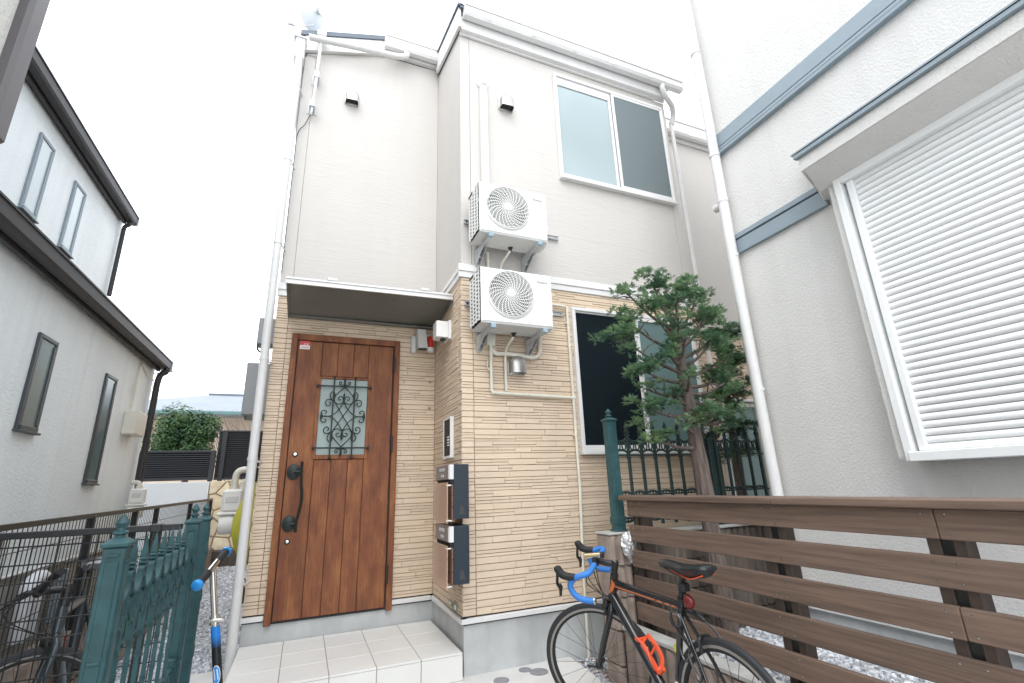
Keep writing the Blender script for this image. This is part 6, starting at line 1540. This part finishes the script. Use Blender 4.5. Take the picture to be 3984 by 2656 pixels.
q = MB(); p0 = top.lerp(bot, .255); q.tube([p0-ax*.018, p0+ax*.018], .0235, 14); q.box(p0.x-.045, p0.x+.045, p0.y-.03, p0.y-.018, p0.z-.006, p0.z+.008, .003); q.tube([p0+Vector((.03, -.02, .006)), p0+Vector((.05, -.035, .012))], .006, 6); q.build('clamp', 'chrome', t, smooth=40)
def fade():
    m = D.materials.new('scooterfade'); m.use_nodes = True; n = m.node_tree.nodes; l = m.node_tree.links; p = n['Principled BSDF']
    g_ = n.new('ShaderNodeNewGeometry'); sx = n.new('ShaderNodeSeparateXYZ'); l.new(g_.outputs['Position'], sx.inputs[0])
    mr = n.new('ShaderNodeMapRange'); mr.inputs['From Min'].default_value = .545; mr.inputs['From Max'].default_value = .60; l.new(sx.outputs['Z'], mr.inputs['Value'])
    mx = n.new('ShaderNodeMix'); mx.data_type = 'RGBA'; mx.inputs['A'].default_value = lin(.012, .013, .016); mx.inputs['B'].default_value = lin(.015, .20, .62); l.new(mr.outputs[0], mx.inputs['Factor']); l.new(mx.outputs['Result'], p.inputs['Base Color']); p.inputs['Roughness'].default_value = .3
    return m
M['fade'] = fade()
p1 = top.lerp(bot, .285)
q = MB(); q.tube([p1, bot.lerp(top, .10)], .0205, 14); lo = q.build('head_tube', 'fade', t, smooth=50)
# oval badge on the head tube
pc = top.lerp(bot, .505); up = -ax; rt = Vector((1, 0, 0)); rt = (rt-up*rt.dot(up)).normalized()
def wrap(u, v_, rad): 
    th = u/rad; fr = Vector((-.13, -.99, 0)).normalized(); fr = (fr-up*fr.dot(up)).normalized(); sdv = up.cross(fr)*-1
    return pc+up*v_+fr*(rad*cos(th))+sdv*(rad*sin(th))
q = MB()
def patch(pts, rad): q.add([tuple(wrap(a_, b_, rad)) for a_, b_ in pts], [list(range(len(pts)))])
el = lambda a_, b_, n_=20: [(a_*cos(2*pi*i/n_), b_*sin(2*pi*i/n_)) for i in range(n_)]
for (m_, e_, rd) in ((0, (.0185, .040), .0209), (1, (.0160, .036), .0213)):
    q.m = m_
    for i in range(-8, 8):
        x0_, x1_ = i*e_[0]/8, (i+1)*e_[0]/8; h0, h1 = e_[1]*(1-(x0_/e_[0])**2)**.5, e_[1]*(max(0, 1-(x1_/e_[0])**2))**.5
        patch([(x0_, -h0), (x1_, -h1), (x1_, h1), (x0_, h0)], rd)
q.m = 0
for (x_, w_) in ((-.007, .004), (.006, .004)): patch([(x_-w_/2, -.022), (x_+w_/2, -.022), (x_+w_/2+.003, .024), (x_-w_/2+.003, .024)], .0217)
patch([(-.009, -.003), (.009, .001), (.009, .006), (-.009, .002)], .0218)
q.build('badge', ['label', 'bluegrip'], lo, recalc=False)
q = MB(); bx_, by_, bz_ = bot; q.box(bx_+.02, bx_+.42, by_-.05, by_+.05, -.035, -.015, .008); q.tube([bot.lerp(top, .12), bot+Vector((.05, 0, .0))], .018, 8); q.build('deck', 'black', t)
for x in (bx_-.01, bx_+.46):
    q = MB(); q.lathe((x, by_, -.048), [(.03, -.012), (.05, -.011), (.05, .011), (.03, .012)], 20, 'y'); q.build('wheel', 'bluegrip', t, smooth=40)
